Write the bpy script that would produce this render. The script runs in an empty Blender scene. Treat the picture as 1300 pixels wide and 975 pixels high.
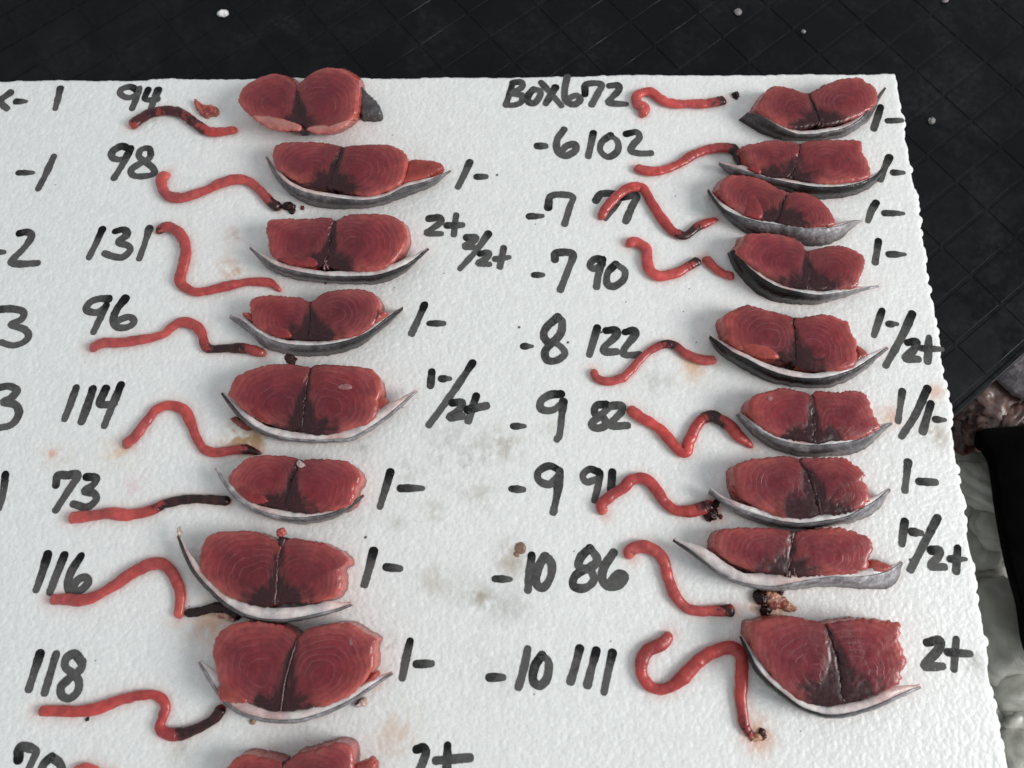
import bpy, bmesh, math
import numpy as np
from mathutils import Vector

# ------------------------------------------------------------------ camera
SC = bpy.context.scene
COL = SC.collection
F_PX, CX, CY = 976.0, 650.0, 487.5          # photograph: 1300 x 975, phone wide lens
DIST, TILT = 0.40, math.radians(15.5)       # metres to the board, tilt away from straight down
CAM = np.array([0.0, -DIST*math.sin(TILT), DIST*math.cos(TILT)])
cd = bpy.data.cameras.new('camera'); cam = bpy.data.objects.new('camera', cd); COL.objects.link(cam)
cam.location = CAM; cam.rotation_euler = (TILT, 0, 0)
cd.sensor_width = 36; cd.lens = F_PX/1300*36; cd.clip_start = 0.01; cd.clip_end = 20
cd.dof.use_dof = True; cd.dof.focus_distance = 0.405; cd.dof.aperture_fstop = 7.5
SC.camera = cam

# ------------------------------------------------------------------ light
w = bpy.data.worlds.new('World'); SC.world = w; w.use_nodes = True
w.node_tree.nodes['Background'].inputs[0].default_value = (0.93, 0.97, 1.0, 1)
w.node_tree.nodes['Background'].inputs[1].default_value = 0.47
def area(name, loc, target, sx, sy, power, color):
    l = bpy.data.lights.new(name, 'AREA'); l.shape = 'RECTANGLE'; l.size = sx; l.size_y = sy
    l.energy = power; l.color = color
    o = bpy.data.objects.new(name, l); COL.objects.link(o); o.location = loc
    o.rotation_euler = (Vector(target)-Vector(loc)).to_track_quat('-Z', 'Y').to_euler()
    return o
area('ceiling_lamp', (2.05, -0.45, 1.30), (0.05, 0, 0), 1.0, 1.0, 48, (1.0, 0.985, 0.96))
SC.view_settings.view_transform = 'Standard'; SC.view_settings.look = 'None'
SC.view_settings.exposure = 0.20; SC.view_settings.gamma = 1.0

# ------------------------------------------------------------------ helpers
RNG = np.random.default_rng(7)
def W(p, z=0.0):
    """photo pixels (n,2) -> points (n,3) on the horizontal plane at height z (scalar or array)"""
    p = np.atleast_2d(np.asarray(p, float)); z = np.broadcast_to(np.asarray(z, float), (len(p),))
    c, s = math.cos(TILT), math.sin(TILT)
    dx = (p[:, 0]-CX)/F_PX; dy = -(p[:, 1]-CY)/F_PX
    d = np.stack([dx, dy*c+s, dy*s-c], 1)
    t = (z-CAM[2])/d[:, 2]
    return CAM+d*t[:, None]
CROPS = dict(Z1=(0, 60, 3.611), Z2=(280, 60, 3.25), Z3=(0, 260, 3.611), Z4=(260, 340, 3.25), Z5=(0, 460, 3.611),
             Z6=(200, 560, 3.25), Z7=(0, 705, 3.611), Z8=(200, 720, 3.25), R1=(620, 70, 3.611), R2=(860, 80, 3.611),
             R3=(640, 280, 3.611), R4=(860, 280, 3.611), R5=(620, 480, 3.611), R6=(860, 480, 3.611),
             R7=(600, 680, 3.611), R8=(840, 660, 3.095), P=(0, 0, 1.0))
def P(crop, flat):
    a = np.asarray(flat, float).reshape(-1, 2); x, y, s = CROPS[crop]
    return a/s+np.array([x, y])
def hsh(ix, iy, k=0):
    v = np.sin(ix*127.1+iy*311.7+k*74.7)*43758.5453
    return v-np.floor(v)
def vnoise(x, y, k=0):
    ix, iy = np.floor(x), np.floor(y); fx, fy = x-ix, y-iy
    fx = fx*fx*(3-2*fx); fy = fy*fy*(3-2*fy)
    a = hsh(ix, iy, k); b = hsh(ix+1, iy, k); c = hsh(ix, iy+1, k); d = hsh(ix+1, iy+1, k)
    return (a+(b-a)*fx)*(1-fy)+(c+(d-c)*fx)*fy
def fbm(x, y, k=0, o=4):
    s = 0; a = 0.5
    for i in range(o):
        s = s+a*vnoise(x*2**i, y*2**i, k+i*3); a *= 0.5
    return s/(1-0.5**o)
def smooth(a, b, x):
    t = np.clip((x-a)/(b-a), 0, 1); return t*t*(3-2*t)
def catmull(p, n=12, closed=False):
    p = np.asarray(p, float)
    if len(p) == 2 and not closed:
        t = np.linspace(0, 1, n)[:, None]; return p[0]*(1-t)+p[1]*t
    if closed: q = np.vstack([p[-1], p, p[0], p[1]])
    else: q = np.vstack([2*p[0]-p[1], p, 2*p[-1]-p[-2]])
    out = []
    for i in range(1, len(q)-2):
        t = np.linspace(0, 1, n, endpoint=False)[:, None]
        a, b, c, d = q[i-1], q[i], q[i+1], q[i+2]
        out.append(0.5*((2*b)+(c-a)*t+(2*a-5*b+4*c-d)*t*t+(3*b-a-3*c+d)*t**3))
    if not closed: out.append(q[-2][None])
    return np.vstack(out)
def resample(p, n, closed=False):
    q = np.vstack([p, p[:1]]) if closed else p
    s = np.concatenate([[0], np.cumsum(np.linalg.norm(np.diff(q, axis=0), axis=1))])
    t = np.linspace(0, s[-1], n, endpoint=not closed)
    return np.stack([np.interp(t, s, q[:, k]) for k in range(q.shape[1])], 1)
def plen(p): return np.linalg.norm(np.diff(p, axis=0), axis=1).sum()
def normals2(p):
    t = np.gradient(p[:, :2], axis=0); t /= np.linalg.norm(t, axis=1)[:, None]+1e-12
    return np.stack([-t[:, 1], t[:, 0]], 1), t

def mesh(name, verts, faces, mat, parent=None, attrs=None, smooth_sh=True, recalc=True):
    verts = np.asarray(verts, float)
    if parent is not None:
        r = parent
        while r.parent: r = r.parent
        verts = verts-np.array(r.location)
    me = bpy.data.meshes.new(name)
    me.from_pydata(verts.tolist(), [], [tuple(int(i) for i in f) for f in faces])
    for k, v in (attrs or {}).items():
        v = np.asarray(v, np.float32)
        if v.ndim == 1:
            me.attributes.new(k, 'FLOAT', 'POINT').data.foreach_set('value', v)
        else:
            if v.shape[1] == 3: v = np.hstack([v, np.ones((len(v), 1), np.float32)])
            me.attributes.new(k, 'FLOAT_COLOR', 'POINT').data.foreach_set('color', np.ascontiguousarray(v).ravel())
    if smooth_sh: me.polygons.foreach_set('use_smooth', np.ones(len(me.polygons), bool))
    me.materials.append(mat); me.update()
    if recalc:
        bm = bmesh.new(); bm.from_mesh(me); bmesh.ops.recalc_face_normals(bm, faces=bm.faces); bm.to_mesh(me); bm.free()
    o = bpy.data.objects.new(name, me); COL.objects.link(o)
    if parent is not None: o.parent = parent
    return o
def empty(name, loc):
    o = bpy.data.objects.new(name, None); COL.objects.link(o); o.location = loc; o.empty_display_size = 0.01
    return o
def tag(o, label, cat, group=None, kind=None):
    if label: o['label'] = label
    if cat: o['category'] = cat
    if group: o['group'] = group
    if kind: o['kind'] = kind
    return o
def grid_faces(nr, nc, closed=False, off=0):
    """quads of an nr x nc vertex grid; closed = wrap the columns"""
    i, j = np.meshgrid(np.arange(nr-1), np.arange(nc if closed else nc-1), indexing='ij')
    i, j = i.ravel(), j.ravel(); k = (j+1) % nc
    return np.stack([i*nc+j, i*nc+k, (i+1)*nc+k, (i+1)*nc+j], 1)+off

# ------------------------------------------------------------------ materials
def new_mat(name):
    m = bpy.data.materials.new(name); m.use_nodes = True
    nt = m.node_tree; return m, nt, nt.nodes['Principled BSDF']
class NB:
    def __init__(s, nt): s.nt = nt
    def n(s, typ, **kw):
        x = s.nt.nodes.new(typ)
        for k, v in kw.items(): setattr(x, k, v)
        return x
    def l(s, a, b): s.nt.links.new(a, b)
    def val(s, sock, v):
        if isinstance(v, bpy.types.NodeSocket): s.l(v, sock)
        else: sock.default_value = v
    def math(s, op, a, b=0.0, c=0.0, clamp=False):
        x = s.n('ShaderNodeMath', operation=op, use_clamp=clamp)
        for i, v in enumerate((a, b, c)): s.val(x.inputs[i], v)
        return x.outputs[0]
    def mix(s, f, a, b, mode='MIX'):
        x = s.n('ShaderNodeMix', data_type='RGBA', blend_type=mode)
        s.val(x.inputs[0], f); s.val(x.inputs[6], a); s.val(x.inputs[7], b); return x.outputs[2]
    def noise(s, scale, detail=4, rough=0.55, vec=None, dist=0.0):
        x = s.n('ShaderNodeTexNoise'); x.inputs['Scale'].default_value = scale
        x.inputs['Detail'].default_value = detail; x.inputs['Roughness'].default_value = rough
        x.inputs['Distortion'].default_value = dist
        if vec is not None: s.l(vec, x.inputs['Vector'])
        return x.outputs['Fac']
    def obj(s): return s.n('ShaderNodeTexCoord').outputs['Object']
    def attr(s, name, out='Fac'):
        x = s.n('ShaderNodeAttribute'); x.attribute_name = name; return x.outputs[out]
    def ramp(s, f, lo, hi, a=0.0, b=1.0):
        x = s.n('ShaderNodeMapRange', interpolation_type='SMOOTHSTEP')
        s.val(x.inputs[0], f)
        for i, v in zip((1, 2, 3, 4), (lo, hi, a, b)): x.inputs[i].default_value = v
        return x.outputs[0]
    def bump(s, h, strength, dist, nrm=None):
        x = s.n('ShaderNodeBump'); s.l(h, x.inputs['Height'])
        x.inputs['Strength'].default_value = strength; x.inputs['Distance'].default_value = dist
        if nrm is not None: s.l(nrm, x.inputs['Normal'])
        return x.outputs[0]

def mat_foam():
    m, nt, b = new_mat('polystyrene'); g = NB(nt); v = g.obj()
    c = g.attr('tint', 'Color')
    f = g.noise(900, 3, 0.6, v)
    c = g.mix(g.ramp(f, 0.35, 0.7), g.mix(1.0, c, (0.93, 0.93, 0.93, 1), 'MULTIPLY'), c)
    g.l(c, b.inputs['Base Color'])
    b.inputs['Roughness'].default_value = 0.38
    b.inputs['Specular IOR Level'].default_value = 0.5
    b.inputs['Subsurface Weight'].default_value = 0.25
    b.inputs['Subsurface Radius'].default_value = (0.003, 0.003, 0.003); b.inputs['Subsurface Scale'].default_value = 1
    vo = g.n('ShaderNodeTexVoronoi'); vo.inputs['Scale'].default_value = 430; g.l(v, vo.inputs['Vector'])
    g.l(g.bump(g.math('SUBTRACT', g.noise(650, 4, 0.6, v), g.math('MULTIPLY', vo.outputs['Distance'], 0.6)), 0.4, 0.0006), b.inputs['Normal'])
    return m
def mat_ink():
    m, nt, b = new_mat('marker_ink'); g = NB(nt); v = g.obj()
    d = g.attr('ink'); e = g.attr('edge')
    n1 = g.noise(420, 4, 0.65, v); n2 = g.noise(1500, 2, 0.6, v); n3 = g.noise(160, 2, 0.5, v)
    k = g.math('ADD', d, g.math('MULTIPLY', g.math('SUBTRACT', n1, 0.5), 0.9))
    c = g.mix(g.ramp(k, 0.25, 1.0), (0.098, 0.098, 0.095, 1), (0.009, 0.009, 0.010, 1))
    g.l(c, b.inputs['Base Color']); b.inputs['Roughness'].default_value = 0.7
    b.inputs['Specular IOR Level'].default_value = 0.12
    # coverage: ragged at the rim, skipping over the foam where the pen ran dry
    cov = g.math('SUBTRACT', g.math('ADD', g.math('MULTIPLY', d, 0.8), 0.95), g.math('MULTIPLY', g.math('POWER', e, 5.0), 0.75))
    cov = g.math('SUBTRACT', cov, g.math('MULTIPLY', g.math('ADD', n1, n2), 0.46))
    al = g.ramp(cov, 0.16, 0.36)
    tr = g.n('ShaderNodeBsdfTransparent'); mx = g.n('ShaderNodeMixShader')
    g.l(al, mx.inputs[0]); g.l(tr.outputs[0], mx.inputs[1]); g.l(b.outputs[0], mx.inputs[2])
    g.l(mx.outputs[0], nt.nodes['Material Output'].inputs[0])
    return m
def mat_flesh(name, rings=True, rough=0.3, sss=0.35, spec=0.3):
    m, nt, b = new_mat(name); g = NB(nt); v = g.n('ShaderNodeNewGeometry').outputs['Position']
    c = g.attr('tint', 'Color')
    n1 = g.noise(230, 5, 0.62, v); n2 = g.noise(70, 3, 0.5, v); n3 = g.noise(48, 4, 0.6, v, 0.5); nf = g.noise(1500, 3, 0.7, v)
    c = g.mix(g.ramp(n1, 0.3, 0.75), g.mix(1.0, c, (0.78, 0.70, 0.74, 1), 'MULTIPLY'), g.mix(1.0, c, (1.14, 1.15, 1.12, 1), 'MULTIPLY'))
    if name != 'pale_fat': c = g.mix(g.ramp(n3, 0.35, 0.7), c, g.mix(1.0, c, (0.84, 0.98, 1.12, 1), 'MULTIPLY'))
    hgt = n1
    patch = g.ramp(n3, 0.5, 0.68)
    if rings:
        r = g.attr('ring'); a = g.attr('fib')
        rr = g.math('ADD', g.math('MULTIPLY', g.math('POWER', r, 1.3), 6.5), g.math('MULTIPLY', g.math('SUBTRACT', n2, 0.5), 2.2))
        fr = g.math('ABSOLUTE', g.math('SUBTRACT', g.math('FRACT', rr), 0.5))
        line = g.math('MULTIPLY', g.ramp(fr, 0.0, 0.08, 1.0, 0.0), g.ramp(g.noise(85, 4, 0.65, v), 0.40, 0.63))
        r2 = g.math('ADD', g.math('MULTIPLY', r, 19.0), g.math('MULTIPLY', g.math('SUBTRACT', n2, 0.5), 7.0))
        f2 = g.math('ABSOLUTE', g.math('SUBTRACT', g.math('FRACT', r2), 0.5))
        fine = g.math('MULTIPLY', g.ramp(f2, 0.0, 0.16, 1.0, 0.0), g.ramp(g.noise(120, 3, 0.6, v), 0.45, 0.7))
        line = g.math('MULTIPLY', g.math('MAXIMUM', line, g.math('MULTIPLY', fine, 0.5)), a)
        c = g.mix(g.math('MULTIPLY', line, 0.30), c, (0.50, 0.27, 0.28, 1))
        band = g.math('MULTIPLY', g.ramp(g.math('SINE', g.math('MULTIPLY', rr, 6.28)), -1, 1), a)
        c = g.mix(g.math('MULTIPLY', band, 0.22), c, (0.10, 0.009, 0.015, 1))
        hgt = g.math('ADD', n1, g.math('MULTIPLY', line, 0.2))
    hgt = g.math('ADD', hgt, g.math('MULTIPLY', nf, g.math('ADD', 0.18, g.math('MULTIPLY', patch, 0.5))))
    g.l(c, b.inputs['Base Color'])
    g.l(g.math('SUBTRACT', g.ramp(g.noise(300, 3, 0.6, v), 0.3, 0.7, rough-0.05, rough+0.16), g.math('MULTIPLY', patch, 0.12)), b.inputs['Roughness'])
    b.inputs['Specular IOR Level'].default_value = spec
    b.inputs['Subsurface Weight'].default_value = sss
    b.inputs['Coat Weight'].default_value = 0.22; b.inputs['Coat Roughness'].default_value = 0.07
    b.inputs['Subsurface Radius'].default_value = (0.0045, 0.0012, 0.0009); b.inputs['Subsurface Scale'].default_value = 1
    g.l(g.bump(hgt, 0.30, 0.0009), b.inputs['Normal'])
    return m
def mat_skin():
    m, nt, b = new_mat('fish_skin'); g = NB(nt); v = g.obj()
    c = g.attr('tint', 'Color')
    vo = g.n('ShaderNodeTexVoronoi'); vo.inputs['Scale'].default_value = 620; g.l(v, vo.inputs['Vector'])
    n1 = g.noise(260, 6, 0.7, v); n2 = g.noise(700, 3, 0.6, v)
    c2 = g.mix(g.ramp(n1, 0.42, 0.68), c, g.mix(1.0, c, (2.3, 2.2, 2.25, 1), 'MULTIPLY'))
    c2 = g.mix(g.ramp(n2, 0.5, 0.72, 0.0, 0.5), c2, g.mix(1.0, c2, (0.45, 0.42, 0.42, 1), 'MULTIPLY'))
    g.l(c2, b.inputs['Base Color'])
    b.inputs['Roughness'].default_value = 0.27; b.inputs['Specular IOR Level'].default_value = 0.36
    g.l(g.bump(g.math('ADD', vo.outputs['Distance'], n1), 0.35, 0.0005), b.inputs['Normal'])
    return m
def mat_plain(name, col, rough, n_scale=300, var=0.25, bump=0.3, spec=0.5, sss=0.0, bdist=0.0008):
    m, nt, b = new_mat(name); g = NB(nt); v = g.obj()
    n = g.noise(n_scale, 5, 0.6, v)
    lo = tuple(x*(1-var) for x in col)+(1,); hi = tuple(min(1, x*(1+var)) for x in col)+(1,)
    g.l(g.mix(g.ramp(n, 0.3, 0.7), lo, hi), b.inputs['Base Color'])
    g.l(g.ramp(g.noise(n_scale*0.3, 3, 0.5, v), 0.3, 0.7, rough*0.8, min(1, rough*1.25)), b.inputs['Roughness'])
    b.inputs['Specular IOR Level'].default_value = spec
    if sss:
        b.inputs['Subsurface Weight'].default_value = sss
        b.inputs['Subsurface Radius'].default_value = (0.006, 0.006, 0.006); b.inputs['Subsurface Scale'].default_value = 1
    g.l(g.bump(n, bump, bdist), b.inputs['Normal'])
    return m
def mat_lid():
    m, nt, b = new_mat('black_plastic'); g = NB(nt); v = g.n('ShaderNodeNewGeometry').outputs['Position']
    n1 = g.noise(28, 4, 0.6, v, 0.6); n2 = g.noise(1400, 1, 0.5, v); n3 = g.noise(240, 4, 0.6, v); n4 = g.noise(12, 3, 0.55, v, 0.8)
    dust = g.math('MULTIPLY', g.ramp(n1, 0.4, 0.75), g.ramp(n3, 0.2, 0.9))
    c = g.mix(g.math('MULTIPLY', dust, 0.8), (0.0035, 0.0042, 0.005, 1), (0.022, 0.023, 0.024, 1))
    spk = g.ramp(n2, 0.82, 0.86)
    c = g.mix(g.math('MULTIPLY', spk, 0.45), c, (0.3, 0.3, 0.3, 1))
    g.l(c, b.inputs['Base Color'])
    wet = g.ramp(n4, 0.52, 0.6)
    g.l(g.math('SUBTRACT', g.ramp(n3, 0.3, 0.7, 0.40, 0.62), g.math('MULTIPLY', wet, 0.28)), b.inputs['Roughness'])
    b.inputs['Specular IOR Level'].default_value = 0.11
    g.l(g.bump(g.math('ADD', n4, g.math('MULTIPLY', n3, 0.06)), 0.25, 0.004), b.inputs['Normal'])
    return m
def mat_ice():
    m, nt, b = new_mat('ice'); g = NB(nt); v = g.obj()
    n = g.noise(35, 5, 0.6, v)
    g.l(g.mix(g.ramp(n, 0.3, 0.7), (0.40, 0.40, 0.35, 1), (0.56, 0.56, 0.50, 1)), b.inputs['Base Color'])
    b.inputs['Roughness'].default_value = 0.28; b.inputs['Specular IOR Level'].default_value = 0.4
    b.inputs['Subsurface Weight'].default_value = 0.5
    b.inputs['Subsurface Radius'].default_value = (0.012, 0.013, 0.012); b.inputs['Subsurface Scale'].default_value = 1
    g.l(g.bump(g.noise(160, 4, 0.6, v), 0.4, 0.002), b.inputs['Normal'])
    return m
M_FOAM, M_INK = mat_foam(), mat_ink()
M_FLESH = mat_flesh('tuna_flesh', rough=0.25, spec=0.30, sss=0.5); M_CORE = mat_flesh('core_flesh', rings=False, rough=0.30, sss=0.6, spec=0.34)
M_DARK = mat_flesh('dark_muscle', rings=False, rough=0.34, sss=0.05, spec=0.22)
M_FAT = mat_flesh('pale_fat', rings=False, rough=0.34, sss=0.35)
M_SKIN = mat_skin(); M_LID = mat_lid(); M_ICE = mat_ice()
M_BLACK = mat_plain('black_rubber', (0.003, 0.003, 0.0032), 0.8, 90, 0.3, 0.15, 0.04)
M_BED = mat_plain('dark_ice_bed', (0.035, 0.036, 0.034), 0.25, 60, 0.6, 0.8, 0.5, 0.0, 0.006)  # dark base colour, seen as dark gaps between the ice chunks

# ------------------------------------------------------------------ the board
BEAD = 0.0031
def beads(x, y):
    """height of the fused foam beads, and a random value per bead"""
    gx, gy = np.floor(x/BEAD), np.floor(y/BEAD)
    f1 = np.full(x.shape, 9.0); f2 = np.full(x.shape, 9.0); idv = np.zeros(x.shape)
    for i in (-1, 0, 1):
        for j in (-1, 0, 1):
            cx, cy = gx+i, gy+j
            px = (cx+0.5+1.0*(hsh(cx, cy, 1)-0.5))*BEAD; py = (cy+0.5+1.0*(hsh(cx, cy, 2)-0.5))*BEAD
            d = np.hypot(x-px, y-py)
            new = d < f1
            f2 = np.where(new, f1, np.minimum(f2, d)); idv = np.where(new, hsh(cx, cy, 3), idv); f1 = np.where(new, d, f1)
    return f1, f2, idv
def H(x, y):
    f1, f2, idv = beads(x, y)
    amp = 0.72+0.12*smooth(0.05, -0.15, y)+0.45*(fbm(x*22, y*22, 5, 2)-0.5)
    h = 0.00016*amp*(1-np.exp(-(f2-f1)/0.00045))+0.00008*amp*(1-(f1/0.0022)**2)
    h += 0.00010*amp*(idv-0.5)*smooth(0, 0.0009, f2-f1)
    h += 0.0003*(fbm(x*40, y*40, 9, 3)-0.5)+0.00016*(fbm(x*310, y*200, 11, 2)-0.5)
    return h, idv

# ---- the fish slices: traced outlines (crop name, numbers in that crop's pixels)
# lobes, midline, skin top edge, skin lower edge, fat width (mm) start/mid/end, skin tone start/mid/end, extras
SL = []
def S(num, crop, lobes, mid, top, bot, h=14, fat=(1.5, 2.6, 1.5), tone=(0.05, 0.03, 0.04), loose=(), words='', dark=1.0, fatlobes=(), bright=1.0):
    SL.append(dict(num=num, crop=crop, lobes=lobes, mid=mid, top=top, bot=bot, h=h/1000, fat=fat, tone=tone, loose=loose, words=words, dark=dark, fatlobes=fatlobes, bright=bright))
S('94', 'Z2', [[72,215,92,165,150,125,205,107,255,112,292,135,312,165,316,230,328,290,330,335,300,345,245,340,195,325,130,285,90,250],
   [318,170,345,125,390,95,440,80,500,85,545,110,568,150,570,210,560,270,530,310,470,345,400,352,355,335,330,300,320,240]],
  [314,165,322,240,328,312], None, None, h=15, dark=0.62, fatlobes=[[128,285,180,272,232,278,285,303,330,322,326,344,285,345,240,345,190,330],[352,338,400,322,470,325,535,300,530,315,470,349,400,356]],
  words='rounded tuna tail slice in the row of number 94, topmost of the left column')
S('98', 'Z2', [[213,455,222,408,270,390,340,388,420,392,480,403,500,412,490,450,462,500,448,545,430,578,385,578,320,555,260,520,225,490],
   [505,420,560,400,650,397,710,405,755,430,773,460,765,510,745,560,690,590,620,612,550,605,490,590,460,570,470,510,490,460]],
  [502,412,475,490,448,580],
  [188,450,215,500,260,555,330,595,430,618,540,632,620,632,690,615,760,580,830,562,890,540,950,508],
  [190,456,225,540,290,610,360,650,450,668,560,668,640,660,720,635,800,605,880,570,951,511], tone=(0.09,0.05,0.09),
  loose=[[768,475,800,460,870,465,912,478,916,500,880,520,830,545,770,562,745,560,762,510]],
  words='tuna tail slice with a bright loose flap at its right end, row of number 98')
S('131', 'Z2', [[188,745,200,712,260,705,350,706,430,700,460,710,450,760,440,830,425,880,400,905,330,900,250,880,205,850,195,800],
   [478,730,510,695,570,685,650,685,720,700,760,730,770,780,755,830,720,880,670,915,600,925,520,920,460,912,440,890,450,840,465,780]],
  [468,715,452,830,432,905],
  [122,825,160,860,220,900,300,925,370,938,450,948,560,948,650,942,720,920,790,885,858,830],
  [122,831,200,915,300,955,400,970,540,978,650,975,720,955,790,905,859,834], tone=(0.10,0.03,0.010), fat=(2,3,3.5),
  words='tuna tail slice with a black skin tip at right, row of number 131')
S('96', 'Z4', [[185,170,190,130,240,112,320,115,395,122,425,145,435,190,428,250,415,290,370,297,300,285,240,262,205,235],
   [440,160,475,110,530,92,600,85,665,90,705,110,720,160,712,210,680,250,620,280,560,293,490,300,440,295,425,260,435,210]],
  [435,140,436,200,425,295],
  [105,195,150,220,200,258,260,295,340,318,430,325,520,318,600,300,680,265,745,215,818,162],
  [104,212,180,265,240,325,330,355,430,368,540,358,640,325,700,280,755,235,812,180], tone=(0.13,0.04,0.010),
  loose=[[152,186,180,182,205,200,212,235,180,212],[712,165,742,180,757,186,725,215,700,228,705,195]],
  words='small tuna tail slice with a blunt grey skin end at left, row of number 96')
S('114', 'Z4', [[100,505,120,455,180,420,260,398,330,393,390,402,430,410,425,450,410,510,405,580,400,640,380,668,310,660,250,640,190,610,140,570,95,525],
   [440,415,480,398,560,400,640,408,690,420,720,450,728,495,715,545,710,595,680,640,600,665,520,685,450,690,405,665,410,600,415,530,425,470]],
  [435,412,415,530,402,675],
  [70,515,110,570,160,625,210,662,270,690,350,708,450,715,540,712,600,705,680,665,770,600,870,512],
  [68,518,108,580,158,635,210,672,270,700,350,718,450,724,540,722,610,714,690,670,780,603,876,510], tone=(0.02,0.12,0.14), fat=(2.5,4,5),
  loose=[[712,530,745,538,760,568,735,590,690,635,700,590]],
  words='wide tuna tail slice with a pale spot on its right half, row of number 114')
S('73', 'Z6', [[290,150,320,110,370,70,440,58,520,60,575,75,570,130,540,180,525,230,515,275,470,272,400,258,350,230,310,190],
   [590,118,600,85,650,74,720,74,780,82,825,115,838,155,815,190,810,240,770,275,700,290,620,300,560,290,530,260,545,200,570,150]],
  [582,75,545,190,522,285],
  [240,110,280,175,330,235,390,278,460,303,540,318,620,318,700,305,770,280,820,245,850,222],
  [240,114,278,185,330,247,390,290,460,318,540,338,620,343,700,330,780,295,820,262,851,225], tone=(0.16,0.12,0.015), fat=(1.2,2.6,1.2), bright=1.15,
  words='bright red tuna tail slice with a white fleck in its notch, row of number 73')
S('116', 'Z6', [[172,490,185,430,210,385,280,372,370,370,430,380,480,415,510,450,495,500,488,560,480,620,465,680,420,685,340,665,270,630,215,580,180,540],
   [520,450,545,405,610,410,680,420,740,445,780,475,785,505,755,525,760,560,755,610,720,650,650,665,580,672,510,668,490,640,492,580,497,510]],
  [515,395,495,520,488,670],
  [85,390,110,460,150,540,205,605,270,665,340,710,430,738,530,740,640,722,730,700,803,673],
  [83,392,106,464,146,546,201,611,266,671,338,716,430,745,530,747,640,729,730,706,804,676], tone=(0.02,0.05,0.1), fat=(1.2,5,5),
  words='tuna tail slice with its skin standing away at left, row of number 116')
S('118', 'Z8', [[230,310,260,265,310,235,400,225,480,235,540,255,575,290,570,320,545,380,525,450,515,520,500,590,440,590,370,560,310,530,260,500,240,430,225,370],
   [578,300,610,260,690,240,790,232,840,260,900,295,890,330,893,400,870,450,840,490,780,540,700,570,600,590,530,595,515,560,530,480,550,400,575,330]],
  [577,295,545,400,512,595],
  [172,390,205,450,250,520,300,575,360,610,440,630,530,638,620,625,720,590,810,545,890,490,970,437],
  [170,392,202,454,246,526,298,582,358,617,440,637,530,645,620,632,722,597,812,551,892,495,972,439], tone=(0.12,0.13,0.13), fat=(5,4,3), h=16,
  loose=[[868,452,905,432,900,460,840,497,820,510,850,475],[250,490,300,488,350,520,372,557,290,560,250,545]],
  words='large tuna tail slice with a white line down its middle, row of number 118')
S('70', 'Z8', [[285,830,320,790,350,775,430,785,490,800,508,835,500,900,490,960,420,965,330,930,285,880],
   [522,835,560,780,640,755,740,725,800,745,808,829,800,900,760,950,640,970,530,975,510,940,514,880]],
  [515,810,505,900,500,970],
  [200,860,250,940,330,1000,450,1025,560,1028,700,1010,830,950,950,880],
  [198,864,247,946,328,1006,450,1031,560,1034,700,1016,832,956,952,884], tone=(0.1,0.08,0.1), loose=[[808,829,850,805,890,790,905,829,880,870,800,900]],
  words='tuna tail slice cut off by the bottom edge, row of number 70')
S('672', 'R2', [[365,200,390,150,435,105,510,108,570,130,605,140,625,190,650,240,660,270,600,295,520,300,450,275,400,240],
   [612,140,680,95,760,68,835,63,870,85,905,105,920,150,900,200,850,235,780,265,700,285,665,270,645,220,620,175]],
  [608,140,640,220,665,285],
  [322,226,400,255,470,295,540,325,610,330,690,318,770,300,840,260,890,200,925,155,953,112],
  [280,262,360,310,440,345,520,358,640,355,740,345,800,320,870,270,905,215,930,160,954,114], tone=(0.035,0.05,0.04), h=13,
  words='tuna tail slice with a square black skin end at left, topmost of the right column')
S('102', 'R2', [[290,385,350,365,440,352,520,360,560,380,555,440,530,490,490,525,420,520,360,495,320,450,305,410],
   [560,370,640,352,740,348,840,355,848,400,870,440,885,480,880,525,800,545,700,553,600,545,530,525,545,470,560,420]],
  [560,372,545,460,510,525],
  [190,455,250,480,320,500,400,525,480,545,570,562,660,572,760,568,830,555,890,530,925,505,948,470],
  [190,470,240,510,330,545,420,570,500,590,570,610,650,625,730,622,830,600,900,560,930,525,950,475], tone=(0.16,0.014,0.01), fat=(3,2.2,1.2), h=13,
  words='wide tuna tail slice with glossy black skin, second from top of the right column')
S('77', 'R2', [[190,575,205,540,240,512,320,515,400,535,460,570,500,590,480,640,468,690,440,720,380,718,310,695,250,660,205,620],
   [500,625,530,590,600,595,660,625,700,670,722,710,720,745,640,752,560,750,490,738,470,720,480,670]],
  [500,605,478,680,465,730],
  [140,578,165,620,210,670,280,705,370,730,460,745,560,760,660,762,740,750,800,730,850,719],
  [140,600,205,690,265,750,330,790,420,805,520,822,600,840,680,835,740,810,800,760,851,722], tone=(0.015,0.08,0.20), h=13, fat=(2.5,2.4,1.2),
  words='tuna tail slice with grey skin wedged close below another, row of number 77')
S('90', 'R4', [[275,145,300,95,320,60,400,55,490,65,560,90,590,140,603,200,600,260,595,310,540,310,460,280,390,240,330,200],
   [600,150,650,125,720,112,790,120,850,155,862,200,840,260,820,305,760,315,680,320,620,318,605,290,605,220]],
  [595,140,603,220,600,315],
  [258,133,290,180,340,230,400,275,470,310,550,330,640,345,720,338,800,325,870,312,922,299],
  [228,150,255,215,310,285,380,345,460,375,560,385,650,383,740,360,830,330,923,302], tone=(0.008,0.010,0.16), h=14, dark=1.2,
  words='tuna tail slice with black skin bulging at left, row of number 90')
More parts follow.
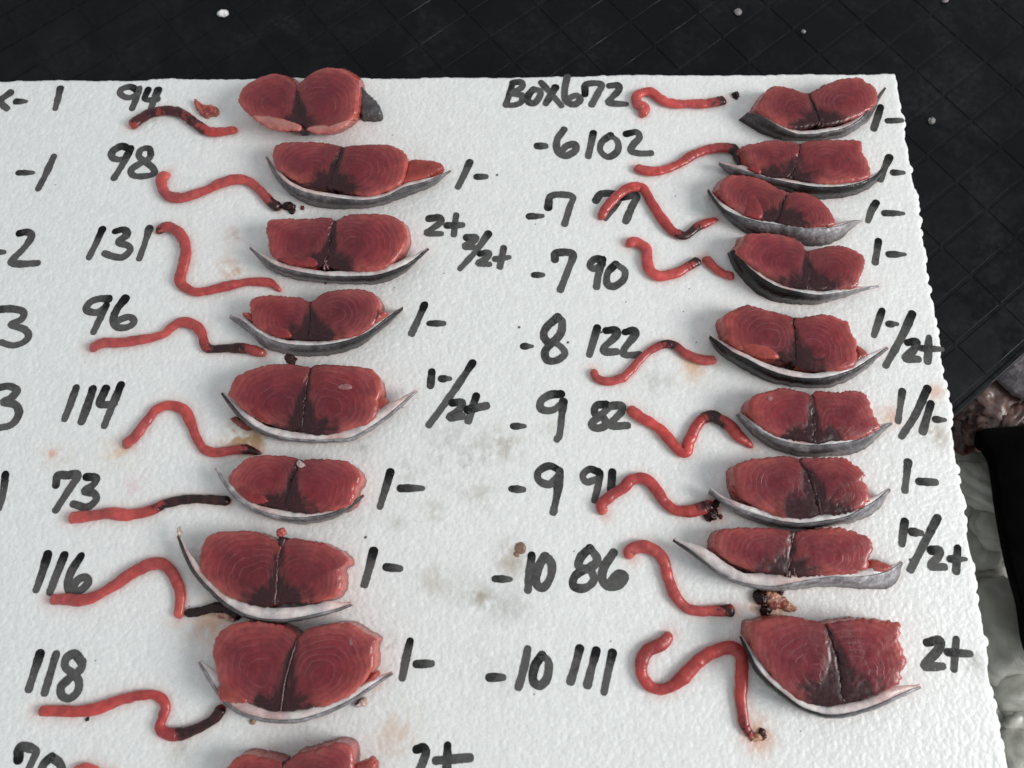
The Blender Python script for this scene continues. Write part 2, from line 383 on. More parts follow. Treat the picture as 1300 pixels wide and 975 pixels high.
S('122', 'R4', [[210,440,250,410,320,385,400,405,470,425,520,445,535,490,548,550,545,610,530,650,460,640,380,625,310,600,250,570,225,520],
   [545,455,600,437,680,428,740,445,785,465,800,510,825,560,825,600,820,660,760,685,680,690,600,685,555,665,548,600,545,520]],
  [530,445,545,550,545,660],
  [148,528,190,560,250,605,320,640,400,680,480,710,560,725,640,728,720,715,800,690,860,655,920,615,965,582],
  [145,545,180,600,260,660,350,710,450,748,560,765,680,768,770,740,850,690,915,635,966,586], tone=(0.012,0.012,0.06), h=14, fat=(2,3.2,3),
  loose=[[822,570,860,590,877,620,840,645,805,664,815,615],[280,565,340,560,400,570,450,600,468,632,400,630,320,600]],
  words='large tuna tail slice with a torn flake on its left half, row of number 122')
S('82', 'R6', [[328,130,345,85,400,65,480,45,550,55,600,70,625,110,620,180,622,240,610,290,550,285,470,270,400,235,350,190],
   [635,110,640,62,720,60,800,58,865,75,885,115,900,160,930,215,900,245,850,275,780,290,700,297,640,295,630,240,632,170]],
  [610,80,625,180,625,297],
  [285,160,330,205,390,250,460,285,540,305,620,312,710,308,800,295,870,270,930,230,985,205],
  [266,168,300,215,360,275,440,325,540,355,640,362,740,358,820,345,890,300,986,208], tone=(0.16,0.07,0.07), h=14, bright=1.1,
  words='tuna tail slice with a rounded grey skin end at left, row of number 82')
S('91', 'R6', [[262,410,330,375,420,362,510,358,570,385,600,430,625,510,645,590,640,630,570,650,490,645,410,615,330,570,275,520],
   [570,370,650,362,760,362,800,385,855,430,855,470,885,530,885,560,840,600,780,620,700,628,665,615,645,560,625,490,605,425]],
  [560,370,610,470,655,625],
  [150,505,200,555,270,595,350,625,430,650,520,668,610,668,700,655,780,640,850,600,920,560,975,508],
  [142,530,230,595,320,645,420,678,530,690,640,688,760,670,840,650,920,605,976,514], tone=(0.13,0.05,0.10), h=14, dark=1.2, fat=(2,3,2.5),
  loose=[[250,495,270,500,300,540,330,570,290,545,250,515]],
  words='tuna tail slice with a broad dark centre, row of number 91')
S('86', 'R8', [[208,90,225,45,270,32,360,30,450,32,500,45,510,90,495,150,485,210,440,215,370,205,300,180,250,150,215,120],
   [515,95,540,50,610,32,700,30,770,50,820,75,833,115,820,150,810,190,760,210,680,222,600,225,530,220,505,190,508,140]],
  [512,45,507,140,495,225],
  [45,78,95,112,150,152,220,205,300,245,380,262,450,264,530,250,600,238,680,228,760,230,840,220,900,200,945,165],
  [46,82,94,118,148,158,218,212,298,252,380,272,450,280,540,274,630,264,720,268,820,270,895,266,930,232,946,172], tone=(0.02,0.13,0.15), h=13, fat=(5,5.5,2.5),
  loose=[[828,158,870,165,908,185,880,205,800,222,740,222,790,190]],
  words='long flat tuna tail slice with pale silvery skin spreading both ways, row of number 86')
S('111', 'R8', [[350,410,390,395,450,378,530,380,590,395,645,410,660,460,685,530,700,600,712,680,700,725,640,735,570,720,500,680,440,620,390,560,360,500],
   [655,410,720,395,800,388,860,395,930,400,940,430,935,470,955,520,970,560,945,600,940,640,900,665,830,695,770,710,725,705,715,650,700,560,675,480]],
  [650,415,690,540,712,720],
  [310,455,335,510,370,580,420,640,480,690,540,735,610,762,680,772,760,760,840,735,930,695,1018,655],
  [307,458,330,516,362,588,412,648,474,698,536,742,610,769,680,779,760,767,842,742,932,701,1019,658], tone=(0.012,0.02,0.18), h=16, fat=(2,3.5,4.5), dark=1.3,
  words='largest tuna tail slice with a jagged right edge, lowest of the right column')

# ---- the core samples: centre line, width (crop px), dark stretches along the length, tail bits
CO = []
def C(num, crop, line, wd, dark, words, tip=0.0, tone=1.0): CO.append(dict(num=num, crop=crop, line=line, w=wd, dark=dark, words=words, tip=tip, tone=tone))
C('94','Z1',[595,362,640,330,700,300,770,290,830,305,890,345,940,380,1000,390,1085,375],46,[(0.04,.26),(.31,.50),(.57,.70)],'short red core sample mottled with dark bands under number 94')
C('98','Z1',[772,573,745,605,750,660,790,690,850,685,930,660,1010,625,1090,605,1150,620,1200,665,1240,710,1285,735],48,[(.93,1)],'red core sample hooked up at left beside number 98')
C('131','Z3',[712,120,770,103,822,130,850,190,845,260,825,340,842,375,900,400,960,392,1050,370,1130,355,1210,352,1250,362,1285,390],50,[(0,.035)],'long red Z-shaped core sample beside number 131',0.5)
C('96','Z3',[408,662,470,635,560,630,650,620,740,595,790,560,830,540,890,550,925,590,940,640,970,660,1060,658,1130,660,1215,680],47,[(.70,.88)],'red core sample with a black band near its right end under number 96')
C('114','Z5',[565,390,620,340,670,270,720,215,780,195,840,215,870,270,900,350,930,395,980,410,1050,405,1110,400,1195,412],50,[(.90,1)],'arched red core sample with a dark pointed end beside number 114',0.6)
C('73','Z5',[312,715,400,708,500,695,600,695,680,680,750,650,830,630,900,625,990,632,1052,638],50,[(.56,1)],'nearly straight core sample with a long black end under number 73')
C('116','Z7',[225,200,290,203,370,208,450,180,540,125,630,70,710,40,760,50,800,100,825,170,822,230,812,290],54,[],'red core sample bent over like a cane under number 116')
C('118','Z7',[172,715,250,715,350,718,450,700,550,665,640,645,710,645,755,680,745,740,730,785,760,820,820,820,870,805,930,780,985,740,1020,690],52,[(.77,1)],'red core sample with a black hooked end under number 118')
C('672','R1',[700,278,718,245,682,222,680,185,740,165,785,200,830,222,900,222,980,222,1040,215,1090,205],46,[(.90,1)],'orange red core sample with a curled left end in the row of BOX672',0.0,1.15)
C('102','R1',[670,510,720,528,790,530,870,500,950,450,1040,425,1110,430,1140,455,1165,512],44,[(.80,1)],'red core sample running up to the slice in the row of number 102')
C('77','R1',[510,748,550,690,600,640,650,610,705,605,740,660,790,740,850,810,900,825,950,790,1000,765,1055,750],45,[(.72,.86)],'red core sample lying across the number 77',0.5,1.05)
C('90','R3',[560,110,600,98,650,130,655,190,670,235,720,255,790,240,850,210,900,178],50,[(.88,1)],'S-shaped red core sample with a dark right end beside number 90',0,1.08)
C('122','R3',[405,680,425,722,490,737,550,712,610,650,670,595,730,565,780,568,830,605,890,635,975,640],46,[(.60,.68)],'wavy red core sample with a dark crest under number 122')
C('82','R5',[640,135,700,180,770,220,830,280,880,335,912,335,920,290,945,230,990,185,1040,180,1100,215,1150,265,1215,318],52,[(.66,.78)],'zigzag red core sample with a black crest beside number 82',0.5,1.05)
C('91','R5',[535,622,515,580,555,545,620,500,660,468,720,462,760,500,800,555,850,600,920,610,990,590,1030,572],52,[(.93,1)],'red core sample with a thick rounded left end beside number 91')
C('86','R7',[733,103,715,75,750,50,810,55,870,105,895,180,925,260,970,325,1030,345,1110,345,1203,340],54,[(.93,1)],'red core sample hooked at top with a black tip beside number 86')
C('111','R7',[908,445,870,490,810,520,775,570,775,630,810,690,870,705,940,670,1010,600,1090,540,1170,512,1222,540,1235,620,1230,720,1235,800,1250,870,1282,930],58,[(.955,.975)],'longest core sample looping twice beside number 111',0.3)
C('70','Z7',[330,1000,365,985,400,980,450,1005,520,1020],52,[],'red core sample barely showing at the bottom edge beside number 70')
C('90b','R3',[918,165,955,208,1000,238,1055,262],44,[],'short broken core piece touching the black skinned slice in the row of number 90')

# ---- the marker strokes: word, crop, strokes
INK = []
def K(word, crop, *strokes): INK.append((word, crop, strokes))
K('K-','Z1',[50,208,5,238,-60,262],[-20,225,10,262,32,282],[-75,190,-95,330],[76,250,114,250]); K('1','Z1',[278,190,267,235,255,280])
K('94','Z1',[632,200,600,182,560,192,552,215,590,232,630,215,640,195],[640,190,625,235,607,280],[680,195,664,235,690,243,722,238],[727,195,710,235,694,280])
K('-1','Z1',[88,576,145,576],[247,503,212,580,177,648])
K('98','Z1',[597,470,560,455,517,478,518,508,560,515,592,490,600,462],[600,465,562,540,524,600],[692,492,684,464,648,470,638,500,665,525,700,552,707,578,660,592,612,588,603,562,640,535,680,515,692,492])
K('131','Z3',[470,112,440,180,410,240],[530,122,568,115,583,138,545,172,588,188,596,212,560,242,515,236,482,224],[686,108,662,185,640,246])
K('-2','Z3',[-30,218,14,218],[90,132,128,126,145,148,110,200,62,248,54,266,100,272,172,268])
K('96','Z3',[500,432,450,432,408,452,398,482,440,495,480,474],[488,462,460,520,430,582],[577,428,537,480,520,530,540,562,590,560,616,535,596,515,555,525,528,545])
K('3','Z3',[-40,484,0,480,60,478,108,492,100,525,50,550,110,570,132,600,110,630,60,645,8,632])
K('114','Z5',[350,118,325,190,298,258],[427,122,402,200,375,272],[487,120,460,185,485,195,525,190],[556,104,520,190,480,290])
K('3','Z5',[-30,120,0,115,45,110,78,130,50,165,15,182,70,195,88,235,55,285,-5,302])
K('73','Z5',[258,562,266,520,310,518,358,518,320,580,258,676],[398,525,442,530,430,560,388,590,430,600,442,630,400,664,338,650])
K('1','Z5',[25,515,15,600,-5,665])
K('116','Z7',[220,-5,195,80,168,156],[296,0,260,90,230,168],[372,5,330,70,312,130,325,165,370,160,406,125,395,100,360,112,332,150])
K('118','Z7',[185,450,160,530,134,612],[258,455,230,550,207,628],[377,490,345,453,308,470,300,510,330,540,362,575,356,625,320,656,284,640,284,600,325,560,372,520,378,490])
K('70','Z7',[85,937,92,886,130,880,166,900,150,940,125,995],[235,925,200,960,195,1010,240,1040,285,1005,275,955,238,925])
K('1-','Z2',[1028,475,1006,525,980,576],[1058,535,1092,535])
K('2+','Z2',[860,708,900,704,908,722,870,752,852,768,908,770],[972,695,963,772],[935,736,996,734])
K('2/2+','Z2',[1015,785,1052,785,1040,803,1008,822,1048,826],[1105,770,1055,840,990,912],[1072,852,1106,850,1095,872,1062,892,1108,896],[1168,830,1153,906],[1135,874,1187,868])
K('1-','Z4',[907,153,880,215,854,272],[930,230,982,230])
K('1-/2+','Z4',[937,430,932,486],[978,458,1006,458],[1105,393,1020,520,926,648],[1022,558,1062,556,1050,588,1010,618,1062,612],[1120,530,1088,632],[1084,586,1162,570])
K('1-','Z6',[961,128,940,200,919,268],[1004,195,1088,195])
K('1-','Z6',[892,453,875,520,854,592],[945,520,998,526])
K('1-','Z8',[1042,308,1025,380,1011,454],[1070,400,1128,398])
K('2+','Z8',[1070,752,1098,746,1106,772,1085,829,1055,890,1125,895],[1197,738,1195,800,1192,860],[1150,798,1288,786])
K('BOX672','R1',[112,128,97,180,80,228],[112,128,150,125,152,150,108,176,155,186,152,215,120,230,82,230],[208,158,184,185,184,215,212,220,236,190,236,165,208,158],[243,128,290,180,334,232],[308,148,288,185,264,222],[362,102,350,160,354,208,392,228,422,205,400,186,362,204],[443,180,450,135,518,135,500,180,474,228],[556,142,595,140,596,165,558,205,556,220,628,226])
K('-6102','R1',[224,417,260,417],[347,342,315,390,318,440,355,462,400,436,392,408,355,420,334,446],[481,358,470,410,458,464],[560,368,520,400,514,440,550,468,592,440,592,395,558,370],[632,362,680,354,692,380,665,410,654,440,700,452,744,450])
K('-7','R1',[188,740,242,738],[274,700,290,645,384,648,372,700,350,774]); K('77','R1',[492,668,520,636,590,640,596,665,538,748],[610,652,678,645,656,700,630,762])
K('-7','R3',[140,250,172,250],[233,180,240,150,314,154,292,230,258,318]); K('90','R3',[452,180,415,178,393,205,412,222,450,202],[448,190,432,250,424,304],[512,200,475,240,473,290,505,302,548,270,552,230,515,203])
K('-8','R3',[90,577,120,577],[247,442,195,490,182,530,212,562,258,520,266,468,247,445],[222,560,188,600,198,640,240,642,278,612,262,580,228,560]); K('122','R3',[427,492,410,550,391,614],[468,505,512,503,510,532,460,580,462,602,514,602],[556,512,594,505,596,530,550,590,552,616,618,616])
K('-9','R3',[45,943,86,943],[262,796,210,800,168,830,172,866,220,870,258,846],[272,830,264,900,255,980,243,1002]); K('82','R3',[468,845,425,848,416,885,455,905,464,940,420,952,402,930,440,895,474,866],[494,850,538,848,536,880,488,930,500,942,564,940])
K('-9','R5',[110,508,156,511],[327,424,280,403,230,430,233,470,280,487,322,450],[328,430,316,530,298,614]); K('91','R5',[504,430,465,418,433,445,450,477,494,464],[512,438,502,500,486,558],[568,432,562,512])
K('-10','R7',[106,198,166,200],[271,92,262,170,254,248],[332,94,300,150,293,220,325,238,358,190,362,130,335,95]); K('86','R7',[538,58,495,100,488,140,525,152,572,115,545,63],[520,152,470,185,462,230,510,242,554,210,548,170,515,152],[646,78,605,140,594,195,620,232,670,226,698,190,670,175,628,216])
K('-10','R7',[78,650,136,650],[252,522,235,610,211,692],[318,548,285,600,278,665,310,687,342,650,348,580,318,548]); K('111','R7',[491,518,470,600,449,668],[567,528,545,610,526,684],[641,538,620,630,603,714])
K('1-','R2',[931,203,900,302],[965,266,1024,264]); K('1-','R2',[972,432,950,480,930,535],[990,503,1030,503]); K('1-','R2',[910,642,888,680,874,722],[950,689,1028,690]); K('1-','R2',[921,818,906,914],[970,878,1034,878])
K('1-/2+','R4',[937,416,902,524],[970,475,1000,475],[1076,428,1030,530,956,664],[1056,560,1096,556,1084,592,1046,632,1102,636],[1153,540,1147,646],[1120,586,1206,590])
K('1/1-','R6',[1031,62,1012,195],[1146,48,1090,170,1028,266],[1161,118,1124,246],[1184,190,1218,192])
K('1-','R6',[1056,386,1042,514],[1108,475,1180,478])
K('1-/2+','R6',[1041,658,1029,758],[1075,705,1112,710],[1191,642,1130,760,1068,878],[1162,790,1200,790,1196,818,1160,862,1222,866],[1284,782,1277,884],[1252,830,1312,830])
K('2+','R8',[1042,482,1092,474,1086,510,1034,568,1045,577,1102,575],[1156,472,1148,584],[1124,520,1208,526])

# ---- board mesh
def build_board():
    TL, TR = W([[-150, 104.5]])[0], W([[1138, 93]])[0]; BL, BR = W([[-330, 1140]])[0], W([[1303, 1140]])[0]
    step = 0.00062
    nu = int(np.linalg.norm(BR-BL)/step*0.93); nv = int(np.linalg.norm(TR-BR)/step)
    u, v = np.meshgrid(np.linspace(0, 1, nu), np.linspace(0, 1, nv))
    q = [(TL[k]*(1-u)+TR[k]*u)*(1-v)+(BL[k]*(1-u)+BR[k]*u)*v for k in (0, 1)]
    x, y = q
    # beads standing out of the broken edges
    def lumps(s, k, lo, hi):
        c = np.cumsum(0.0016+0.0042*np.random.default_rng(k).random(400)); r = lo+(hi-lo)*np.random.default_rng(k+1).random(400)**1.8
        i = np.clip(np.searchsorted(c, s), 1, 398); out = np.zeros_like(s)
        for j in (-1, 0, 1):
            d = np.abs(s-c[i+j]); out = np.maximum(out, r[i+j]*np.sqrt(np.clip(1-(d/0.0026)**2, 0, 1)))
        return out
    sv = v[:, -1]*np.linalg.norm(TR-BR); off = 0.75*lumps(sv, 11, 0.0001, 0.0026)+0.0030*(fbm(sv*60, sv*0, 3, 3)-0.5)
    off = off*smooth(0, 0.04, sv)*0.75+off*0.25
    dr = (1-u)*np.linalg.norm(BR-BL)
    x = x+off[:, None]*np.exp(-dr/0.004)
    su = u[0]*np.linalg.norm(TR-TL); offt = lumps(su, 21, 0.0, 0.0006)+0.0022*(fbm(su*30, su*0, 8, 3)-0.5)
    dt = v*np.linalg.norm(TR-BR)
    y = y+offt[None, :]*np.exp(-dt/0.004)
    h, idv = H(x, y)
    z = h-0.0012*np.exp(-np.maximum(dr, 0)/0.0008)-0.0006*np.exp(-dt/0.0007)
    # tint: white foam, worn and stained
    col = np.stack([0.80+0*x, 0.815+0*x, 0.805+0*x], -1)*(0.965+0.06*idv)[..., None]
    n = fbm(x*330, y*330, 2, 3); n2 = fbm(x*70, y*70, 4, 3)
    def splat(px, r, s, c, hard=0.0):
        w = W([px])[0]; g = np.exp(-(((x-w[0])**2+(y-w[1])**2)/(r*r)))
        g = g*s*(0.62 if c[0]-c[1] < 0.12 else 0.85)*smooth(0.42-0.1*s, 0.75, 0.55*n+0.45*n2+0.15*g)*2.2
        g = np.clip(g, 0, 0.9)[..., None]
        return col*(1-g)+np.asarray(c)*g
    brown, grey, blood = (0.40, 0.33, 0.25), (0.42, 0.42, 0.39), (0.62, 0.22, 0.16)
    for (px, r, s, c) in [((598,592),.013,.34,grey),((575,560),.010,.25,grey),((640,566),.010,.4,brown),((607,625),.008,.28,brown),((519,600),.010,.22,grey),
            ((545,648),.007,.3,brown),((650,710),.008,.6,brown),((612,757),.004,.7,brown),((632,768),.009,.3,grey),((655,770),.008,.25,grey),
            ((550,740),.009,.28,brown),((590,755),.010,.22,grey),((505,930),.011,.35,(0.66,0.48,0.36)),((1238,843),.006,.55,grey),((1187,545),.008,.3,brown),
            ((1190,558),.006,.3,brown),((1131,528),.006,.5,(0.70,0.45,0.34)),((1187,497),.005,.45,(0.70,0.45,0.34)),((296,345),.008,.6,(0.62,0.40,0.28)),((298,300),.005,.4,(0.6,0.35,0.3)),
            ((305,557),.008,.95,(0.42,0.26,0.10)),((320,562),.006,.9,(0.40,0.25,0.10)),((458,565),.005,.5,grey),((270,785),.011,.55,(0.72,0.50,0.36)),((975,775),.009,.8,(0.66,0.42,0.28)),
            ((64,576),.005,.5,(0.75,0.4,0.3)),((150,573),.008,.45,(0.72,0.55,0.36)),((83,585),.006,.25,(0.7,0.6,0.45)),((170,618),.006,.3,(0.8,0.55,0.6)),((880,465),.008,.55,(0.7,0.5,0.35)),
            ((835,487),.009,.3,grey),((905,650),.006,.55,(0.6,0.3,0.2)),((962,932),.008,.6,(0.66,0.42,0.3)),((505,665),.004,.3,grey),((345,850),.004,.4,brown),((230,955),.007,.3,brown),
            ((495,815),.004,.4,grey),((575,560),.02,.12,grey),((640,850),.02,.12,grey),((700,545),.006,.3,(0.6,0.57,0.5)),((475,860),.006,.45,(0.75,0.5,0.42))]:
        col = splat(px, r, s, c)
    # juice: a faint pink rim where wet flesh has lain
    def halo(pts, r, s):
        nonlocal col
        for p in pts:
            i0, i1 = np.searchsorted(-y[:, 0], [-(p[1]+3*r), -(p[1]-3*r)])
            if i1 <= i0: continue
            xs = x[i0]; j0, j1 = np.searchsorted(xs, [p[0]-3*r-0.01, p[0]+3*r+0.01])
            if j1 <= j0: continue
            sl = (slice(i0, i1), slice(j0, j1))
            jw[sl] = np.maximum(jw[sl], s*np.exp(-((x[sl]-p[0])**2+(y[sl]-p[1])**2)/(r*r)))
    jw = np.zeros_like(x)
    for c in CO: halo(resample(W(catmull(P(c['crop'], c['line']), 6)), 40), c['w']/CROPS[c['crop']][2]*0.00041*0.66, 0.55)
    for s in SL:
        if s['bot']: halo(resample(W(catmull(P(s['crop'], s['bot']), 6)), 50), 0.0022, 0.22)
    jw = (jw*(0.45+0.8*n))[..., None]; jw = np.clip(jw, 0, 0.8)
    col = col*(1-jw)+np.array([0.74, 0.42, 0.36])*jw
    # specks of grit
    rr = np.random.default_rng(5)
    for _ in range(46):
        i, j = rr.integers(40, nv-40), rr.integers(40, nu-40); k = 1 if rr.random() < 0.7 else 2
        col[i:i+k, j:j+k] = (0.05, 0.045, 0.04)
    # skirt down to the lid
    ring = np.concatenate([np.arange(nu), np.arange(1, nv)*nu+nu-1, (nv-1)*nu+np.arange(nu-2, -1, -1), np.arange(nv-2, 0, -1)*nu])
    top = np.stack([x.ravel(), y.ravel(), z.ravel()], 1)
    low1 = top[ring].copy(); low1[:, 2] = -0.012; low1[:, 0] += 0.0006*np.sin(np.arange(len(ring))*0.9)
    low2 = top[ring].copy(); low2[:, 2] = -0.0245
    V = np.vstack([top, low1, low2]); N = len(top); L = len(ring); k = np.arange(L); k2 = (k+1) % L
    F = np.vstack([grid_faces(nv, nu)[:, ::-1], np.stack([ring[k], N+k, N+k2, ring[k2]], 1)[:, ::-1], np.stack([N+k, N+L+k, N+L+k2, N+k2], 1)[:, ::-1]])
    colf = np.vstack([col.reshape(-1, 3), np.full((2*L, 3), 0.8)])
    me = bpy.data.meshes.new('polystyrene_board')
    me.vertices.add(len(V)); me.vertices.foreach_set('co', V.ravel())
    me.loops.add(F.size); me.loops.foreach_set('vertex_index', F.ravel().astype(np.int32))
    me.polygons.add(len(F)); me.polygons.foreach_set('loop_start', (np.arange(len(F))*4).astype(np.int32))
    me.polygons.foreach_set('use_smooth', np.ones(len(F), bool))
    me.attributes.new('tint', 'FLOAT_COLOR', 'POINT').data.foreach_set('color', np.hstack([colf, np.ones((len(colf), 1))]).astype(np.float32).ravel())
    me.update(calc_edges=True); me.validate()
    me.materials.append(M_FOAM)
    o = bpy.data.objects.new('polystyrene_board', me); COL.objects.link(o)
    return tag(o, 'white polystyrene board written over with black marker, carrying all the fish samples', 'board')
BOARD = build_board()

# ------------------------------------------------------------------ black lid with raised pads, under the board
ZL = -0.0260
E0, E1 = W([[1214, 529]], ZL)[0], W([[1300, 452]], ZL)[0]
DU = (E1-E0)[:2]; DU /= np.linalg.norm(DU); DV = np.array([-DU[1], DU[0]])      # DV points up-left, into the lid
def box_grid(us, vs, zs):   # helper: rounded slab from profile loops
    pass
def slab(u0, u1, v0, v1, z0, z1, bev, n=3):
    """bevelled slab in the lid's own frame -> verts, faces"""
    loops = []
    for k in range(n+1):
        a = k/n*math.pi/2; ins = bev*(1-math.sin(a)); z = z1-bev*(1-math.cos(a))
        loops.append((bev-ins if False else bev*(1-math.cos(math.pi/2-a)), z1-bev+bev*math.cos(math.pi/2-a) if False else z))
    prof = [(0, z0)]+[(bev*(1-math.cos(k/n*math.pi/2)), z1-bev+bev*math.sin(k/n*math.pi/2)) for k in range(n+1)]
    V = []
    for ins, z in prof:
        V += [(u0+ins, v0+ins, z), (u1-ins, v0+ins, z), (u1-ins, v1-ins, z), (u0+ins, v1-ins, z)]
    Fc = [tuple(f) for f in grid_faces(len(prof), 4, True)]
    m = len(prof)*4
    Fc.append((m-4, m-3, m-2, m-1))
    return np.array(V), Fc
def lidw(V):
    V = np.asarray(V); return np.stack([E0[0]+V[:, 0]*DU[0]+V[:, 1]*DV[0], E0[1]+V[:, 0]*DU[1]+V[:, 1]*DV[1], V[:, 2]], 1)
LID = empty('black_plastic_lid', (0, 0, 0))
tag(LID, 'black plastic lid with a diagonal grid of raised pads, under the white board', 'lid')
V, Fc = slab(-0.62, 0.55, 0.0, 0.85, ZL-0.012, ZL-0.0004, 0.0014)
mesh('lid_body', lidw(V), Fc, M_LID, LID, smooth_sh=False)
V, Fc = slab(-0.62, 0.55, 0.0006, 0.0036, ZL-0.001, ZL+0.0003, 0.0006)
mesh('rim', lidw(V), Fc, M_LID, LID, smooth_sh=False)
PU, PV = 0.0385, 0.0232
V, Fc = slab(-PU/2+0.0010, PU/2-0.0010, -PV/2+0.0010, PV/2-0.0010, ZL-0.001, ZL, 0.0004)
pm = None
def to_px(p):
    c, s = math.cos(TILT), math.sin(TILT); q = np.asarray(p)-CAM
    X, Y, Zc = q[0], q[1]*c+q[2]*s, -q[1]*s+q[2]*c
    return CX+F_PX*X/-Zc, CY-F_PX*Y/-Zc
VL = V; VL = np.stack([V[:, 0]*DU[0]+V[:, 1]*DV[0], V[:, 0]*DU[1]+V[:, 1]*DV[1], V[:, 2]], 1)
for i in range(-20, 16):
    for j in range(0, 34):
        c = lidw([[i*PU+0.011, 0.0052+(j+0.5)*PV, 0]])[0]
        a, b = to_px((c[0], c[1], ZL))
        if not (-60 < a < 1360 and -60 < b < 560): continue
        if b > 165 and a < 1110+0.158*(b-92)-30: continue
        if pm is None:
            o = mesh('raised_pad', VL, Fc, M_LID, None, smooth_sh=False); pm = o.data; o.parent = LID
        else:
            o = bpy.data.objects.new('raised_pad', pm); COL.objects.link(o); o.parent = LID
        o.location = (c[0], c[1], 0)

# ------------------------------------------------------------------ ice and fish offcuts lower down at the right
def ico(sub):
    bm = bmesh.new(); bmesh.ops.create_icosphere(bm, subdivisions=sub, radius=1.0)
    v = np.array([x.co[:] for x in bm.verts]); f = [[q.index for q in p.verts] for p in bm.faces]; bm.free(); return v, f
ICO = {k: ico(k) for k in (2, 3, 4)}
def lump(name, px, z, size, mat, seed, rough=0.25, sub=3, freq=2.0, tint=None, flat=None, rot=0.0, parent=None):
    v, f = ICO[sub]; r = 1+rough*2*(fbm(v[:, 0]*freq+seed*3.1+50, v[:, 1]*freq+v[:, 2]*1.7*freq+seed*1.3+50, seed % 17, 3)-0.5)
    q = v*r[:, None]*np.asarray(size)
    c, s = math.cos(rot), math.sin(rot); q = np.stack([q[:, 0]*c-q[:, 1]*s, q[:, 0]*s+q[:, 1]*c, q[:, 2]], 1)
    base = W([px], z)[0]
    if parent is None:
        at = None
        if tint is not None:
            k = 0.75+0.5*fbm(v[:, 0]*4+seed, v[:, 1]*4+v[:, 2]*3, 5, 3); at = {'tint': np.asarray(tint)[None]*k[:, None]}
        if flat is not None: q[:, 2] = np.where(q[:, 2] < 0, q[:, 2]*flat, q[:, 2])
        o = mesh(name, q, f, mat, None, at); o.location = base; return o
bed = mesh('ice_bed', [(-0.1,-0.5,-0.21),(0.9,-0.5,-0.21),(0.9,0.6,-0.21),(-0.1,0.6,-0.21)], [(0,1,2,3)], M_BED, smooth_sh=False)
tag(bed, None, None, kind='structure')
ICEP = [((1236,560),-.135,(.016,.018,.012)),((1252,612),-.128,(.020,.026,.014)),((1266,665),-.138,(.020,.02,.014)),((1238,690),-.15,(.022,.02,.014)),((1250,640),-.150,(.024,.030,.020)),((1262,585),-.148,(.022,.030,.02)),((1258,700),-.165,(.028,.026,.02)),((1278,800),-.150,(.040,.042,.026)),((1245,760),-.165,(.03,.03,.02)),
        ((1287,868),-.152,(.022,.024,.02)),((1300,838),-.165,(.022,.02,.018)),((1285,925),-.158,(.026,.022,.02)),((1310,905),-.155,(.022,.026,.02)),((1296,965),-.150,(.024,.022,.02)),
        ((1320,960),-.165,(.03,.03,.02)),((1240,870),-.17,(.03,.03,.02)),((1225,600),-.17,(.03,.03,.02)),((1306,815),-.175,(.03,.04,.02)),((1262,960),-.175,(.03,.03,.02)),((1330,860),-.17,(.03,.03,.02)),((1275,1010),-.16,(.03,.03,.02))]
for i, (p, z, s) in enumerate(ICEP):
    o = lump('ice_chunk', p, z, tuple(0.86*k for k in s), M_ICE, i+3, 0.34, 4, 2.0, rot=i*0.9)
    tag(o, 'pale wet ice chunk in the pile below the board\'s right edge', 'ice', 'ice chunks below the right edge')
o = lump('ice_slab', (1286, 502), -.115, (.022, .017, .009), M_ICE, 31, 0.12, 3, 1.2, rot=-0.8); tag(o, 'smooth pale ice slab poking out from under the black lid', 'ice')
o = lump('grey_fish_tail', (1306, 472), -.100, (.026, .020, .012), M_SKIN, 33, 0.15, 3, 1.2, tint=(.11,.10,.105), rot=-0.6); tag(o, 'dim grey fish offcut at the right end of the lid edge', 'fish offcut')
for i, (p, z, s, t, lab) in enumerate([((1254,508),-.112,(.020,.022,.007),(.13,.075,.062),'pinkish torn fish offcut just below the black lid edge'),
        ((1280,537),-.110,(.026,.009,.006),(.16,.095,.082),'rounded pale pink offcut resting above the black bin rim'),
        ((1226,534),-.118,(.018,.018,.007),(.045,.022,.017),'dark brown fish offcut half hidden by the board edge'),
        ((1240,548),-.115,(.010,.010,.008),(.10,.055,.042),'small brownish offcut between board edge and black bin')]):
    o = lump('fish_offcut', p, z, s, M_CORE, 40+i, 0.6, 4, 4.2, tint=t, rot=0.7*i); tag(o, lab, 'fish offcut', 'fish offcuts by the lid')
def black_bin():
    pts = resample(catmull(np.array([[1243,547],[1262,574],[1272,640],[1285,710],[1301,768],[1330,860],[1460,860],[1460,532],[1300,540]], float), 8, True), 90, True)
    top = W(pts, -.095); lip = top.copy(); cen = top.mean(0)
    loops = [(top-cen)*0.93+cen+[0,0,-.014], top+[0,0,-.003], (top-cen)*0.998+cen+[0,0,-.0008], (top-cen)*0.992+cen]
    n = len(top); V = np.vstack(loops); F = [tuple(f) for f in grid_faces(len(loops), n, True)]+[tuple(range((len(loops)-1)*n, len(loops)*n)), tuple(range(n))]
    b = mesh('black_rubber_panel', V, F, M_BLACK); tag(b, 'deep black rubber panel lying on the ice at right', 'panel')
black_bin()

